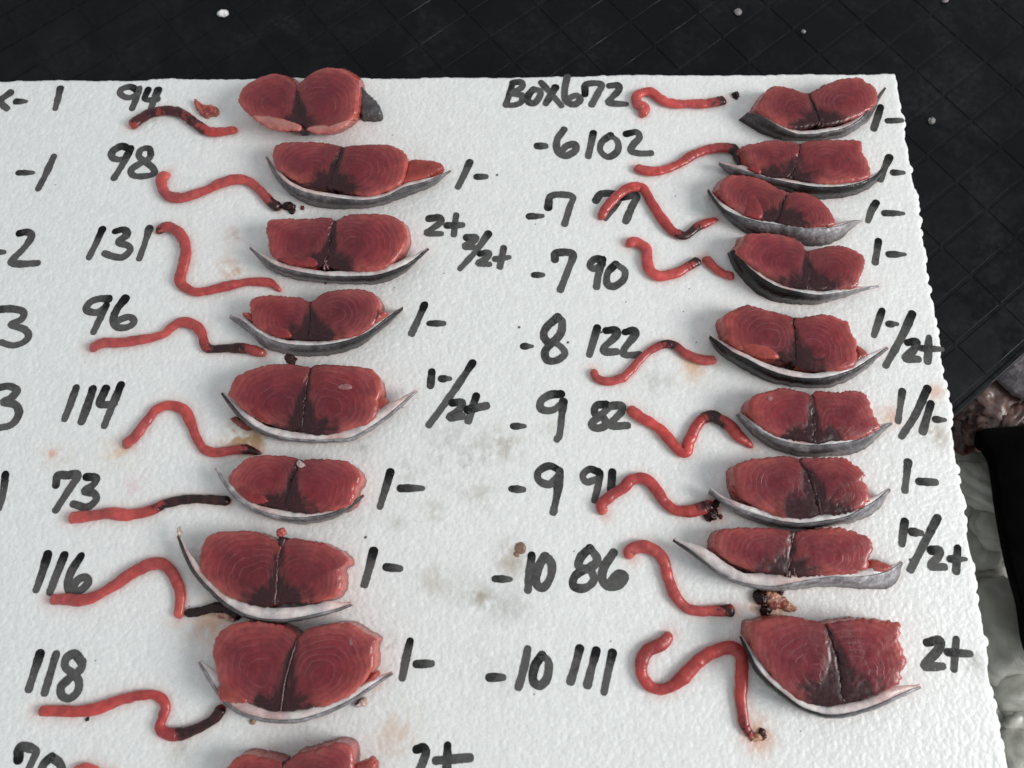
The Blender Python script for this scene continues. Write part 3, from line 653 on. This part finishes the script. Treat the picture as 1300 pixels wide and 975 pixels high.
# ------------------------------------------------------------------ fish slices
FL_IN, FL_RIM, FL_DARK = np.array([0.215, 0.0190, 0.0290]), np.array([0.44, 0.105, 0.084]), np.array([0.026, 0.0045, 0.007])
def lobe(name, crop, outl, h, parent, seed, mid=None, dark=1.0, c_in=FL_IN, c_rim=FL_RIM, round_=0.0015, z0=0.0, mat=None, rim_w=0.0052, bulge=0.0004, under=0.0, jag=0.0006, mott=0.0):
    mat = mat or M_FLESH
    zt = h-round_*0.5
    o = resample(W(catmull(P(crop, outl), 8, True), zt)[:, :2], 150, True)
    nr, _ = normals2(np.vstack([o[-1], o, o[0]])); nr = nr[1:-1]
    k = np.arange(150)/150*2*math.pi
    rag = jag*(fbm(np.cos(k)*13+seed*5+40, np.sin(k)*13+40, seed, 3)-0.5)*2
    dm = np.full(150, 1.0)
    if mid is not None:
        mw = W(catmull(P(crop, mid), 10), h)[:, :2]
        dd = np.linalg.norm(o[:, None]-mw[None], axis=2); k0 = dd.argmin(1); dm = dd.min(1)
        o = o+(mw[k0]-o)*(0.8*np.exp(-(dm/0.0030)**2))[:, None]
    soft = 1-0.93*np.exp(-(dm/0.0040)**2)
    c = o.mean(0); lastm = None
    if mid is not None:
        lastm = mw[-1]
        f = c+(lastm-c)*(0.12+0.4*hsh(seed, 2.0))+np.array([0.004, 0.003])*(hsh(seed, np.array([5.0, 6.0]))-0.5)
    else: f = c
    R = 26; ts = (np.linspace(0, 1, R))**0.8
    rad = np.linalg.norm(o-f, axis=1)
    V = []; ring = []; dist = []
    for t in ts[1:]:
        p = f+(o-f)*t+nr*(rag*t**7)[:, None]; e = (1-t)*rad
        V.append(p); ring.append(np.full(150, t)); dist.append(e)
    V = np.vstack(V); ring = np.concatenate(ring); dist = np.concatenate(dist)
    V = np.vstack([f, V]); ring = np.concatenate([[0], ring]); sf = np.concatenate([[1.0], np.tile(soft, R-1)]); dist = np.concatenate([[rad.min()], dist])
    z = h-round_*sf*np.exp(-dist/(round_*0.62))+bulge*(1-ring**2)
    z += 0.0007*(fbm(V[:, 0]*60+seed*7, V[:, 1]*60, seed+2, 2)-0.5)+0.00016*(fbm(V[:, 0]*380, V[:, 1]*380, seed+4, 2)-0.5)*(dist > 0)
    rimf = np.exp(-(dist/rim_w)**1.0)*(0.5+0.9*fbm(V[:, 0]*160, V[:, 1]*160, seed, 2))
    rimf = np.clip(rimf, 0, 1)
    big = fbm(V[:, 0]*55+3, V[:, 1]*55+seed, 7, 3)
    col = c_in[None]*((0.66+0.56*big)*(0.85+0.35*ring**2))[:, None]*(1-rimf[:, None])+c_rim[None]*rimf[:, None]
    fib = np.ones(len(V)); dark = dark*1.02
    if mid is not None:
        d = np.linalg.norm(V[:, None]-mw[None], axis=2); s = np.linspace(0, 1, len(mw))
        deep = np.exp(-(d.min(1)/0.014)**2)*0.6
        col = col*(1-deep[:, None])+np.array([0.112, 0.0100, 0.0175])*(0.7+0.6*big)[:, None]*deep[:, None]
        bl = (np.exp(-(d/(0.0020+0.0058*s[None]**1.5*dark))**2)*(0.5+0.75*s[None])).max(1)
        dj = (V-lastm)*np.array([0.55, 1.0]); bl = np.maximum(bl, 1.25*np.exp(-(np.linalg.norm(dj, axis=1)/(0.0086*dark))**2))
        ang = np.arctan2(V[:, 1]-lastm[1], V[:, 0]-lastm[0]); rj = np.linalg.norm(V-lastm, axis=1)
        bl = bl*(0.62+0.85*fbm(ang*9+seed, rj*90, 12, 3))
        bl = 0.97*smooth(0.16, 0.72, bl*(0.35+1.25*fbm(V[:, 0]*300+9, V[:, 1]*180+seed, 3, 3)))
        # warm paler flesh again along the very edge by the skin
        col = col*(1-bl[:, None])+FL_DARK*bl[:, None]
        z -= 0.0003*bl; fib = 1-0.75*bl
    # walls
    wall = []; wc = []
    for zz, grow in ((z0+(h-z0)*0.62, 0.0004), (z0+(h-z0)*0.3, 0.0002), (z0, -0.0004)):
        wall.append(np.hstack([o+nr*(rag*0.8)[:, None]+nr*-grow+np.array([0, under*(1-zz/h)]), np.full((150, 1), zz)])); wc.append(np.tile(c_rim*np.array([1.1, 0.95, 0.9]), (150, 1)))
    if mott:
        mk = smooth(0.45, 0.65, fbm(V[:, 0]*500+seed, V[:, 1]*500, 3, 3))[:, None]*mott; col = col*(1-mk)+np.array([0.22, 0.03, 0.025])*mk; z = z+0.0016*(fbm(V[:, 0]*600, V[:, 1]*600+seed, 5, 2)-0.5)*mott
    top = np.hstack([V, z[:, None]])
    VV = np.vstack([top]+wall)
    F = [(0, 1+(i+1) % 150, 1+i) for i in range(150)]+[tuple(q) for q in grid_faces(R-1+3, 150, True, 1)]
    F.append(tuple(range(len(VV)-150, len(VV))))
    n3 = len(VV)-len(top)
    at = {'tint': np.vstack([col]+wc), 'ring': np.concatenate([0.45*ring+0.55*np.linalg.norm(V-f, axis=1)/rad.mean(), np.ones(n3)]), 'fib': np.concatenate([fib*smooth(0.0, 0.0025, dist)*smooth(0.12, 0.3, ring), np.zeros(n3)])}
    return mesh(name, VV, F, mat, parent, at)
def strip(name, rails, mat, parent, tint, per_rail=None):
    """surface through several rails of equal length, closed round, capped at the ends"""
    n = len(rails[0]); m = len(rails); V = np.stack(rails, 1).reshape(-1, 3)
    F = [tuple(q) for q in grid_faces(n, m, True)]+[tuple(range(m))[::-1], tuple(range((n-1)*m, n*m))]
    t = np.repeat(tint, m, 0)
    if per_rail: t = t*np.tile(per_rail, n)[:, None]
    return mesh(name, V, F, mat, parent, {'tint': t})
def skin(s, root, seed):
    n = 90; h = s['h']
    tp = resample(catmull(P(s['crop'], s['top']), 8), n); bp = resample(catmull(P(s['crop'], s['bot']), 8), n)
    q = np.linspace(0, 1, n); e = np.minimum(q, 1-q)
    gap = np.linalg.norm(tp-bp, axis=1)
    # blunt ends stay full height; where the two edges meet the tip is lifted clear of the board
    zt = h*(0.93-0.30*(1-smooth(0, 0.16, e)))+0.0016*(fbm(q*9, q*0+seed*3, 7, 3)-0.5)
    full = np.clip(gap/6.0, 0, 1)
    zb = 0.0003+(zt-0.0009)*(1-smooth(0, 0.16, e))*(1-full)
    T = W(tp, zt); B = W(bp, zb); B[:, 1] += 0.0012*(fbm(q*40, q*0+seed, 2, 3)-0.5)*smooth(0, 0.1, e)
    nrm, _ = normals2(T)
    if nrm[n//2] @ (np.array(root.location)[:2]-T[n//2, :2]) < 0: nrm = -nrm      # towards the flesh
    N3 = np.hstack([nrm, np.zeros((n, 1))])
    wob = 0.0003*(fbm(q*30, q*0+seed, 4, 3)-0.5); T = T+N3*wob[:, None]
    mid = (T+B)/2-N3*0.0006; th = 0.0007*(0.4+0.6*smooth(0, 0.05, e))[:, None]
    tone = np.interp(q, [0, 0.5, 1], [t*1.7 if t > 0.022 else t for t in s['tone']])*0.62*(0.45+1.1*fbm(q*11, q*0+seed, 6, 3))
    tint = tone[:, None]*np.array([[1.0, 0.985, 1.03]])
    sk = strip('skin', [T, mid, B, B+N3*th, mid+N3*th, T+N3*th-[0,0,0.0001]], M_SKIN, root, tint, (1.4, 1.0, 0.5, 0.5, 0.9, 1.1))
    fw = 0.95*np.interp(q, [0, 0.5, 1], s['fat'])/1000*(0.25+0.75*smooth(0, 0.14, e))*(0.8+0.45*fbm(q*12+seed, q*0, 9, 3)); fw = fw[:, None]
    z1 = -0.0002*np.ones((n, 1))*np.array([[0, 0, 1]])
    A = T+N3*th*1.1+z1; Bq = T+N3*(th+fw*0.5)+z1*3; Cq = T+N3*(th+fw)+[0, 0, -0.0006]
    Dq = B+N3*(th*1.1+fw*0.7)+[0, 0, 0.0004]; Eq = B+N3*th*1.1+[0, 0, 0.0004]
    pale = np.array([0.70, 0.63, 0.61]); pink = np.array([0.50, 0.24, 0.21]); gr = np.array([0.60, 0.58, 0.575])
    k = fbm(q*16+seed*2, q*0+1, 3, 3)[:, None]; kk = smooth(0.35, 0.8, k)
    col = pale*(1-kk)+gr*kk; k2 = smooth(0.5, 0.8, fbm(q*7+seed*5, q*0+4, 8, 2))[:, None]*0.5; col = col*(1-k2)+pink*k2
    ft = strip('fat_layer', [A, Bq, Cq, Dq, Eq], M_FAT, root, col)
    if ft: ft['label'] = 'pale fat under the skin'
def midstrip(s, root):
    h = s['h']; m = resample(catmull(P(s['crop'], s['mid']), 8), 24); M = W(m, h-0.0006); nrm, _ = normals2(M); N3 = np.hstack([nrm, np.zeros((24, 1))])
    q = np.linspace(0, 1, 24); wd = (0.0013+0.0012*np.abs(q-0.4))[:, None]*(0.7+0.6*fbm(q*9, q*0+s['h']*900, 3, 2))[:, None]
    up = np.zeros((24, 3)); up[:, 2] = 0.0010*fbm(q*14, q*0+h*700, 2, 2)-0.0002
    dn = np.zeros((24, 3)); dn[:, 2] = -(h-0.0026)
    k = fbm(q*10, q*0+h*500, 5, 2)[:, None]
    tint = np.array([0.016, 0.005, 0.007])*(1-k)+np.array([0.06, 0.016, 0.018])*k
    strip('dark_muscle', [M+N3*wd, M+up, M-N3*wd, M-N3*wd+dn, M+N3*wd+dn], M_DARK, root, tint)
FLAKES = {'131': [[215,830,270,815,330,840,390,870,400,900,330,903,250,882]], '96': [[250,255,300,240,345,255,355,285,300,285]], '114': [[180,585,220,570,245,610,270,640,215,622]],
          '73': [[330,195,350,185,400,215,440,225,455,250,400,256,350,228]], '77': [[310,690,315,640,345,600,380,640,395,690,380,715,340,705]], '102': [[325,480,350,452,385,478,380,506,345,495]]}
FLECKS = {'114': [[545,492,575,478,605,486,600,500,565,502]], '118': [[788,300,800,290,808,310,800,325,788,318]], '82': [[412,88,425,80,438,90,430,102,415,100]]}  # pale fat spots; the large slice's fleck is a painted white wet highlight
MEMBRANES = {'118': [[575,300,550,390,525,480,510,595]], '116': [[497,500,490,580,487,672]], '672': [[660,258,648,285],[662,258,694,284],[660,258,668,288]], '91': [[617,440,640,540,660,625]],
             '131': [[428,878,442,912],[440,880,425,915]], '86': [[500,150,492,225],[512,180,530,225]]}
for i, s in enumerate(SL):
    for l in FLAKES.get(s['num'], []): s['loose'] = list(s['loose'])+[('flake', l)]
    cen = W(np.vstack([P(s['crop'], l) for l in s['lobes']]).mean(0)[None], 0)[0]
    root = empty('tuna_tail_slice', (cen[0], cen[1], 0.0))
    tag(root, s['words'], 'fish slice', 'tuna tail slices on the board')
    hj = [0, 0.0006] if i % 2 else [0.0005, 0]
    for j, l in enumerate(s['lobes']):
        br = s['bright']*(0.92+0.2*hsh(i, j, 4))
        lobe('flesh_lobe', s['crop'], l, s['h']+hj[j], root, i*5+j+1, s['mid'], s['dark'], FL_IN*br, FL_RIM*(0.9+0.15*br), under=0.009 if s['num'] == '94' else 0.004*float(smooth(0.0, 0.06, cen[1])), jag=0.0013 if (s['num'], j) in (('111', 1), ('86', 1), ('82', 1), ('91', 1)) else 0.0007)
    for l in FLECKS.get(s['num'], []):
        lobe('fat_or_glint_fleck', s['crop'], l, s['h']+0.0010, root, i+300, None, 1, np.array([0.42, 0.24, 0.24]), np.array([0.30, 0.12, 0.12]), 0.0004, z0=s['h']-0.002, mat=M_FAT, bulge=0.0)
    for l in MEMBRANES.get(s['num'], []):
        mp = W(resample(catmull(P(s['crop'], l), 8), 30), s['h']-0.0005); mp[:, 0] += 0.0011*(fbm(np.linspace(0, 7, 30), np.zeros(30)+i, 6, 3)-0.5); nn, _ = normals2(mp); n3 = np.c_[nn, 0*nn[:, 0]]; qq = np.linspace(0, 1, 30)
        ww = (0.00026*(0.5+fbm(qq*8, qq*0+i, 3, 2))*(0.3+0.7*smooth(0, 0.2, np.minimum(qq, 1-qq))))[:, None]; up = np.zeros((30, 3)); up[:, 2] = 0.0009*(0.6+0.8*fbm(qq*6, qq*0+i*2, 5, 2))
        strip('membrane', [mp+n3*ww, mp+up, mp-n3*ww, mp-[0, 0, 0.003]], M_FAT, root, np.tile([0.40, 0.20, 0.21], (30, 1))*(0.35+1.1*fbm(qq*7, qq*0+i, 4, 2))[:, None])
    for j, l in enumerate(s['loose']):
        flake = isinstance(l, tuple)
        if flake: l = l[1]; j = j+1
        lobe('loose_flesh', s['crop'], l, s['h']-(0.0022 if j == 0 else -0.0004), root, i*5+j+70, None, 1, *((np.array([0.24, 0.021, 0.026]), np.array([0.29, 0.037, 0.036])) if flake else (np.array([0.34, 0.050, 0.040]), np.array([0.42, 0.085, 0.062]))), 0.0009 if flake else 0.0016, z0=s['h']*0.55)
    for j, l in enumerate(s['fatlobes']):
        lobe('fat_layer', s['crop'], l, s['h']+0.0004, root, i*5+j+80, None, 1, np.array([0.50, 0.25, 0.22]), np.array([0.40, 0.12, 0.10]), 0.0010, mat=M_FAT, under=0.009, z0=0.004)
    midstrip(s, root)
    if s['top']: skin(s, root, i+1)
    if s['num'] == '94':
        ol = [572,162,605,185,640,218,660,250,655,280,600,281,576,268]
        f = lobe('skin', 'Z2', ol, 0.006, root, 91, None, 1, np.array([.055,.055,.06]), np.array([.05,.05,.052]), 0.0012, mat=M_SKIN); f['label'] = 'dark skin flap sticking out behind'

# ------------------------------------------------------------------ core samples
C_FLESH, C_BLACK = np.array([0.47, 0.070, 0.060]), np.array([0.020, 0.005, 0.006])
def tube(name, pts, rad, col, mat, parent, z_flat=0.66, seed=1, cap=(True, True)):
    n = len(pts); m = 18; nrm, _ = normals2(pts); a = np.linspace(0, 2*math.pi, m, endpoint=False)
    ca, sa = np.cos(a), np.sin(a)
    hx, hy = H(pts[:, 0], pts[:, 1])[0], None
    s = np.concatenate([[0], np.cumsum(np.linalg.norm(np.diff(pts, axis=0), axis=1))])
    lum = 1+0.11*(fbm(s[:, None]*260+seed*9, a[None]*1.2+np.zeros((n, 1)), seed, 3)-0.5)*2
    r = rad[:, None]*lum
    x = pts[:, 0][:, None]+nrm[:, 0][:, None]*ca[None]*r; y = pts[:, 1][:, None]+nrm[:, 1][:, None]*ca[None]*r
    z = hx[:, None]+0.0001+(rad*z_flat)[:, None]+sa[None]*r*z_flat
    z = np.maximum(z, hx[:, None]-0.0001)
    V = np.stack([x, y, z], -1).reshape(-1, 3); F = [tuple(q) for q in grid_faces(n, m, True)]
    F += [tuple(range(m))[::-1], tuple(range((n-1)*m, n*m))]
    c = (col if col.ndim == 3 else col[:, None, :])*(0.80+0.40*fbm(s[:, None]*240+seed, a[None]*2+np.zeros((n, 1)), seed+3, 3))[..., None]
    return mesh(name, V, F, mat, parent, {'tint': c.reshape(-1, 3)})
for i, c in enumerate(CO):
    rr = c['w']/CROPS[c['crop']][2]
    px = catmull(P(c['crop'], c['line']), 10); pts = W(px, 0.002)
    mmpx = np.linalg.norm(W([px[len(px)//2]+[1, 0]])-W([px[len(px)//2]])); R0 = rr*mmpx/2*0.98
    L = plen(pts); n = max(40, int(L/0.0007)); pts = resample(pts, n); q = np.linspace(0, 1, n); d = q*L
    # small wander of the centre line and the width: soft cut flesh
    nr, _ = normals2(pts); pts = pts+np.c_[nr*(0.0011*(fbm(d*150, d*0+i, 3, 3)-0.5)[:, None]), 0*d]
    rad = R0*(0.98+0.22*(fbm(d*75, d*0+i*3, 7, 2)-0.5)*2+0.07*(fbm(d*400, d*0+i*5, 4, 2)-0.5)*2)
    e = np.minimum(d, L-d); rad = rad*(0.45+0.55*np.sqrt(smooth(0, 0.0022, e)))
    if c['tip']: rad = rad*(1-c['tip']*(1-smooth(0, 0.009, L-d)))
    col = np.tile(C_FLESH*c['tone']*np.array([1.0, 0.85+0.45*hsh(i, 8.0), 0.85+0.5*hsh(i, 8.0)])*(0.9+0.2*hsh(i, 9.0)), (n, 1))*(0.78+0.45*fbm(d*70, d*0+i*2, 5, 3))[:, None]
    # thin pale ends, deeper red towards the dark muscle
    aa = np.linspace(0, 2*math.pi, 18, endpoint=False)[None]
    qj = q[:, None]+0.0035/L*4*(fbm(d[:, None]*330+i, np.cos(aa)*1.4+np.zeros((n, 1))+5, 6, 3)-0.5)
    dk = np.zeros((n, 18))
    for a, b in c['dark']:
        dk = np.maximum(dk, smooth(a-0.025, a+0.02, qj)*(1-smooth(b-0.012, b+0.035, qj)) if a > 0 else 1-smooth(b-0.005, b+0.02, qj))
    dk = dk*(0.82+0.3*fbm(d[:, None]*500, np.sin(aa)*2+np.zeros((n, 1))+3, 2, 3)).clip(0, 1)
    if c['num'] == '94': dk = dk*0.92
    if c['num'] == '116': dk = 0*dk
    pe = (np.exp(-d/0.004)+np.exp(-(L-d)/0.004))[:, None]*0.45; col = col*(1-pe)+np.array([0.56, 0.15, 0.11])*pe
    near = np.zeros(n)
    for a, b in c['dark']: near = np.maximum(near, np.exp(-(np.minimum(np.abs(q-a), np.abs(q-b))/0.10)**2)*0.5)
    col = col*(1-near[:, None])+np.array([0.24, 0.022, 0.022])*near[:, None]
    col = col[:, None, :]*(1-dk[..., None])+C_BLACK*dk[..., None]
    root = empty('core_sample', tuple(W([P(c['crop'], c['line']).mean(0)])[0]*[1, 1, 0]))
    tag(root, c['words'], 'core sample', 'cylindrical core samples on the board')
    cuts = sorted({0, n-1} | {int(round(v*(n-1))) for ab in c['dark'] for v in ab})
    for a, b in zip(cuts[:-1], cuts[1:]):
        if b-a < 2: continue
        isd = any(abs((a+b)/2/(n-1)-(x0+x1)/2) < (x1-x0)/2 for x0, x1 in c['dark'])
        sl = slice(a, b+1)
        if isd: rd = rad[sl]*(1+0.10*(fbm(d[sl]*420, d[sl]*0+i, 3, 2)-0.4))
        else: rd = rad[sl]
        if isd and a > 0: rd[0] = rad[a]
        if isd and b < n-1: rd[-1] = rad[b]
        tube('dark_muscle' if isd else 'flesh_rod', pts[sl], rd, col[sl], M_CORE, root, seed=i+1)
    if c['num'] == '116':
        bp = resample(W(catmull(P('Z7', [842,268,910,258,985,238,1040,250,1098,288]), 8), 0.002), 60); dd = np.linspace(0, 1, 60)
        tube('dark_muscle', bp, R0*0.8*(0.75+0.5*fbm(dd*9, dd*0, 3, 3))*(0.5+0.5*smooth(0, 0.06, np.minimum(dd, 1-dd))), np.tile(C_BLACK, (60, 1)), M_DARK, root, seed=33)

# ------------------------------------------------------------------ crumbs and scraps
def scrap(name, crop, outl, h, c_in, c_rim, label, cat, seed, mat=None, z0=0.0):
    o = P(crop, outl); cen = W(o.mean(0)[None])[0]
    r = empty(name, (cen[0], cen[1], 0)); tag(r, label, cat)
    lobe('flesh', crop, outl, h, r, seed, None, 1, np.array(c_in), np.array(c_rim), min(0.0012, h*0.5), mat=mat or M_CORE, rim_w=0.0015, bulge=0.0003, jag=0.0012, mott=0.75, z0=z0)
    return r
scrap('flesh_scrap', 'Z1', [888,240,905,243,925,260,960,262,990,272,993,300,960,308,935,313,905,285], 0.0032, (.52,.10,.065), (.62,.19,.13), 'small orange flesh scrap between number 94 and the topmost left slice', 'fish scrap', 201)
scrap('flesh_scrap', 'Z4', [105,620,130,612,160,630,190,655,165,662,130,645], 0.004, (.25,.04,.03), (.32,.08,.06), 'thin red scrap tucked under the skin of the slice in row 114', 'fish scrap', 202)
scrap('flesh_scrap', 'Z7', [985,268,1020,262,1050,268,1070,290,1060,305,1030,290,1000,285], 0.0035, (.60,.42,.32), (.62,.45,.34), 'pale torn membrane scrap beside the black end in row 116', 'fish scrap', 203, M_FAT)
scrap('flesh_scrap', 'R8', [405,285,440,280,480,300,510,330,535,350,500,362,470,345,440,352,415,330], 0.0020, (.55,.30,.20), (.50,.26,.17), 'pale pink shredded scrap above the largest slice', 'fish scrap', 204, M_FAT)
scrap('flesh_scrap', 'R7', [1270,915,1300,905,1330,912,1345,925,1310,940,1275,938], 0.0016, (.60,.36,.22), (.62,.40,.25), 'tiny pale scrap at the lower end of the longest core sample', 'fish scrap', 205, M_FAT)
scrap('flesh_scrap', 'Z8', [815,570,840,540,860,550,858,570,835,576], 0.003, (.72,.62,.55), (.70,.52,.46), 'small pale membrane crumb under the skin of the slice in row 118', 'fish scrap', 206, M_FAT)
scrap('flesh_scrap', 'Z6', [80,374,86,356,94,370,96,382,90,392,84,388], 0.0105, (.66,.55,.52), (.6,.45,.42), 'white shred at the upper skin tip of the slice in row 116', 'fish scrap', 207, M_FAT, 0.0085)
def crumb(px, size, label, seed, tint=(0.022, 0.005, 0.005), name='blood_crumb', cat='crumb', mat=None, z=None, rough=0.5, sub=4):
    s = np.asarray(size)/1000; o = lump(name, px, (s[2]*0.5 if z is None else z), s, mat or M_DARK, seed, rough, sub, 3.2, tint, rot=seed*0.8); return tag(o, label, cat)
crumb((366,262), (3.4,2.2,1.6), 'dark blood crumb at the right end of the core in row 98', 51)
crumb((371,268), (2.0,1.6,1.2), 'lower dark crumb under the core end in row 98', 52)
crumb((384,264), (1.4,1.0,0.7), 'tiny red crumb right of the core end in row 98', 53, (0.16,0.02,0.02))
crumb((934,121), (1.9,1.7,1.5), 'dark star-shaped crumb right of the BOX672 core', 54, rough=0.9)
crumb((902,652), (3.0,3.4,1.8), 'black blood crumb at the right end of the core in row 91', 55, rough=0.8)
crumb((908,640), (2.2,1.6,1.4), 'dark crumb lying against the skin tip in row 91', 56)
crumb((915,656), (1.2,0.9,0.6), 'tiny red fleck right of the crumbs in row 91', 57, (0.12,0.015,0.015))
crumb((966,759), (3.6,3.0,2.4), 'upper black clot under the silvery slice in row 86', 58)
crumb((972,775), (2.8,2.2,2.0), 'lower black clot above the largest slice', 59)
crumb((989,755), (3.6,1.4,1.2), 'thin dark red clot right of the black clots in row 86', 60, (0.05,0.008,0.008))
crumb((968,932), (2.4,1.6,1.2), 'brown crumb right of the lower end of the longest core', 61, (0.07,0.02,0.012))
crumb((369,456), (2.8,2.4,2.2), 'dark red nub on top edge of the slice in row 114', 62, (0.035,0.006,0.006), z=0.0125)
crumb((357,676), (2.2,2.0,2.0), 'pink nub on the notch of the slice in row 116', 63, (0.42,0.10,0.09), z=0.0125, mat=M_CORE)
crumb((384,591), (1.7,3.0,1.2), 'white fleck in the notch of the slice in row 73', 64, (0.62,0.50,0.46), z=0.0138, mat=M_FAT)
crumb((661,696), (2.8,2.6,0.8), 'small round brown slime spot above the first number 10', 65, (0.24,0.16,0.11), mat=M_FAT, rough=0.2)
crumb((656,704), (1.5,1.1,0.5), 'tail end of the brown slime spot above the first number 10', 66, (0.26,0.18,0.12), mat=M_FAT, rough=0.2)
crumb((283,17), (3.4,2.2,1.8), 'white foam crumb lying on the black lid', 67, (0.8,0.8,0.78), 'foam_crumb', 'foam crumb', M_FAT, ZL+0.0012, 0.35)
crumb((937,15), (2.4,2.4,1.2), 'translucent grey ice crumb on the black lid above the right column', 68, (0.26,0.27,0.26), 'ice_crumb', 'ice crumb', M_FAT, ZL+0.0008, 0.25)
crumb((1020,40), (1.4,1.3,0.9), 'tiny ice crumb on the black lid above the topmost right slice', 69, (0.30,0.31,0.30), 'ice_crumb', 'ice crumb', M_FAT, ZL+0.0007, 0.3)
crumb((1183,153), (2.0,2.2,1.2), 'grey ice crumb on the lid right of the board corner', 70, (0.2,0.205,0.2), 'ice_crumb', 'ice crumb', M_FAT, ZL+0.0008, 0.3)
crumb((1200,1), (2.0,1.3,0.9), 'grey ice crumb at the top edge of the picture', 71, (0.25,0.25,0.25), 'ice_crumb', 'ice crumb', M_FAT, ZL+0.0007, 0.4)
crumb((111,913), (0.9,0.8,0.7), 'black grit grain under the core in row 118', 72, (0.01,0.01,0.01), 'grit_grain', 'grit')
crumb((321,916), (1.3,1.3,0.9), 'tan grain under the skin of the slice in row 118', 73, (0.35,0.24,0.15), 'grit_grain', 'grit', M_FAT)

# ------------------------------------------------------------------ handwriting on the board
def write():
    seed = 0
    for word, crop, strokes in INK:
        Vs, Fs, ink, edge = [], [], [], []; off = 0; sc = CROPS[crop][2]
        for k, st in enumerate(strokes):
            seed += 1
            st = P(crop, st); px = catmull(st, 10); pts = W(px)
            mmpx = np.linalg.norm(W([st[0]+[1, 0]])-W([st[0]]))
            L = plen(pts); n = max(8, int(L/0.0005)); pts = resample(pts, n)[:, :2]
            d = np.linspace(0, L, n)
            dash = len(st) == 2 and abs(st[1, 1]-st[0, 1]) < 4 and abs(st[1,0]-st[0,0]) < 30
            hw = 0.00228*(0.92+0.2*(fbm(d*130, d*0+seed, 2, 3)-0.5)*2)
            den = 0.60-0.30*d/max(L, 0.012)+0.28*(fbm(d*90, d*0+seed*2, 6, 3)-0.5)*2
            den = den+0.45*np.exp(-d/0.004)*(hsh(seed, 3) > 0.35)
            if dash: hw = hw*np.interp(d/L, [0, 0.4, 1], [0.95, 1.0, 0.62+0.3*hsh(seed, 4)]); den = np.interp(d/L, [0, 0.5, 1], [0.75, 0.62, 0.32])+0*den
            if word == '2/2+': den = den-0.22
            # rounded ends: extend by a half width
            t0 = pts[0]-pts[1]; t0 /= np.linalg.norm(t0); t1 = pts[-1]-pts[-2]; t1 /= np.linalg.norm(t1)
            ex = np.array([1.0, 0.94, 0.80, 0.58, 0.30])
            pts = np.vstack([pts[0]+t0*0.0021*ex[:, None], pts, pts[-1]+t1*0.0021*ex[::-1, None]])
            cap = np.sqrt(np.clip(1-ex**2, 0.0, 1)); hw = np.concatenate([hw[0]*cap, hw, hw[-1]*cap[::-1]]); den = np.concatenate([np.full(5, den[0]), den, np.full(5, den[-1])])
            nr, _ = normals2(np.c_[pts, 0*pts[:, 0]]); m = 11; a = np.linspace(-1, 1, m)
            jl = 1+0.10*(vnoise(np.arange(len(pts))*0.55, np.full(len(pts), seed*1.7), 3)-0.5); jr = 1+0.10*(vnoise(np.arange(len(pts))*0.55, np.full(len(pts), seed*2.9), 5)-0.5)
            half = np.where(a[None] < 0, (hw*jl)[:, None], (hw*jr)[:, None])
            x = pts[:, 0][:, None]+nr[:, 0][:, None]*a[None]*half; y = pts[:, 1][:, None]+nr[:, 1][:, None]*a[None]*half
            z = H(x, y)[0]+0.00009+0.00002*k
            Vs.append(np.stack([x, y, z], -1).reshape(-1, 3)); Fs.append(grid_faces(len(pts), m, off=off)); off += len(pts)*m
            ink.append(np.repeat(den, m)); ee = np.tile(np.abs(a), (len(pts), 1)); ee[:5] = np.maximum(ee[:5], ex[:, None]); ee[-5:] = np.maximum(ee[-5:], ex[::-1, None]); edge.append(ee.ravel())
        o = mesh('handwritten_mark', np.vstack(Vs), np.vstack(Fs)[:, ::-1], M_INK, BOARD, recalc=False, attrs={'ink': np.concatenate(ink), 'edge': np.concatenate(edge)})
        o['label'] = 'black marker writing %s' % word
write()
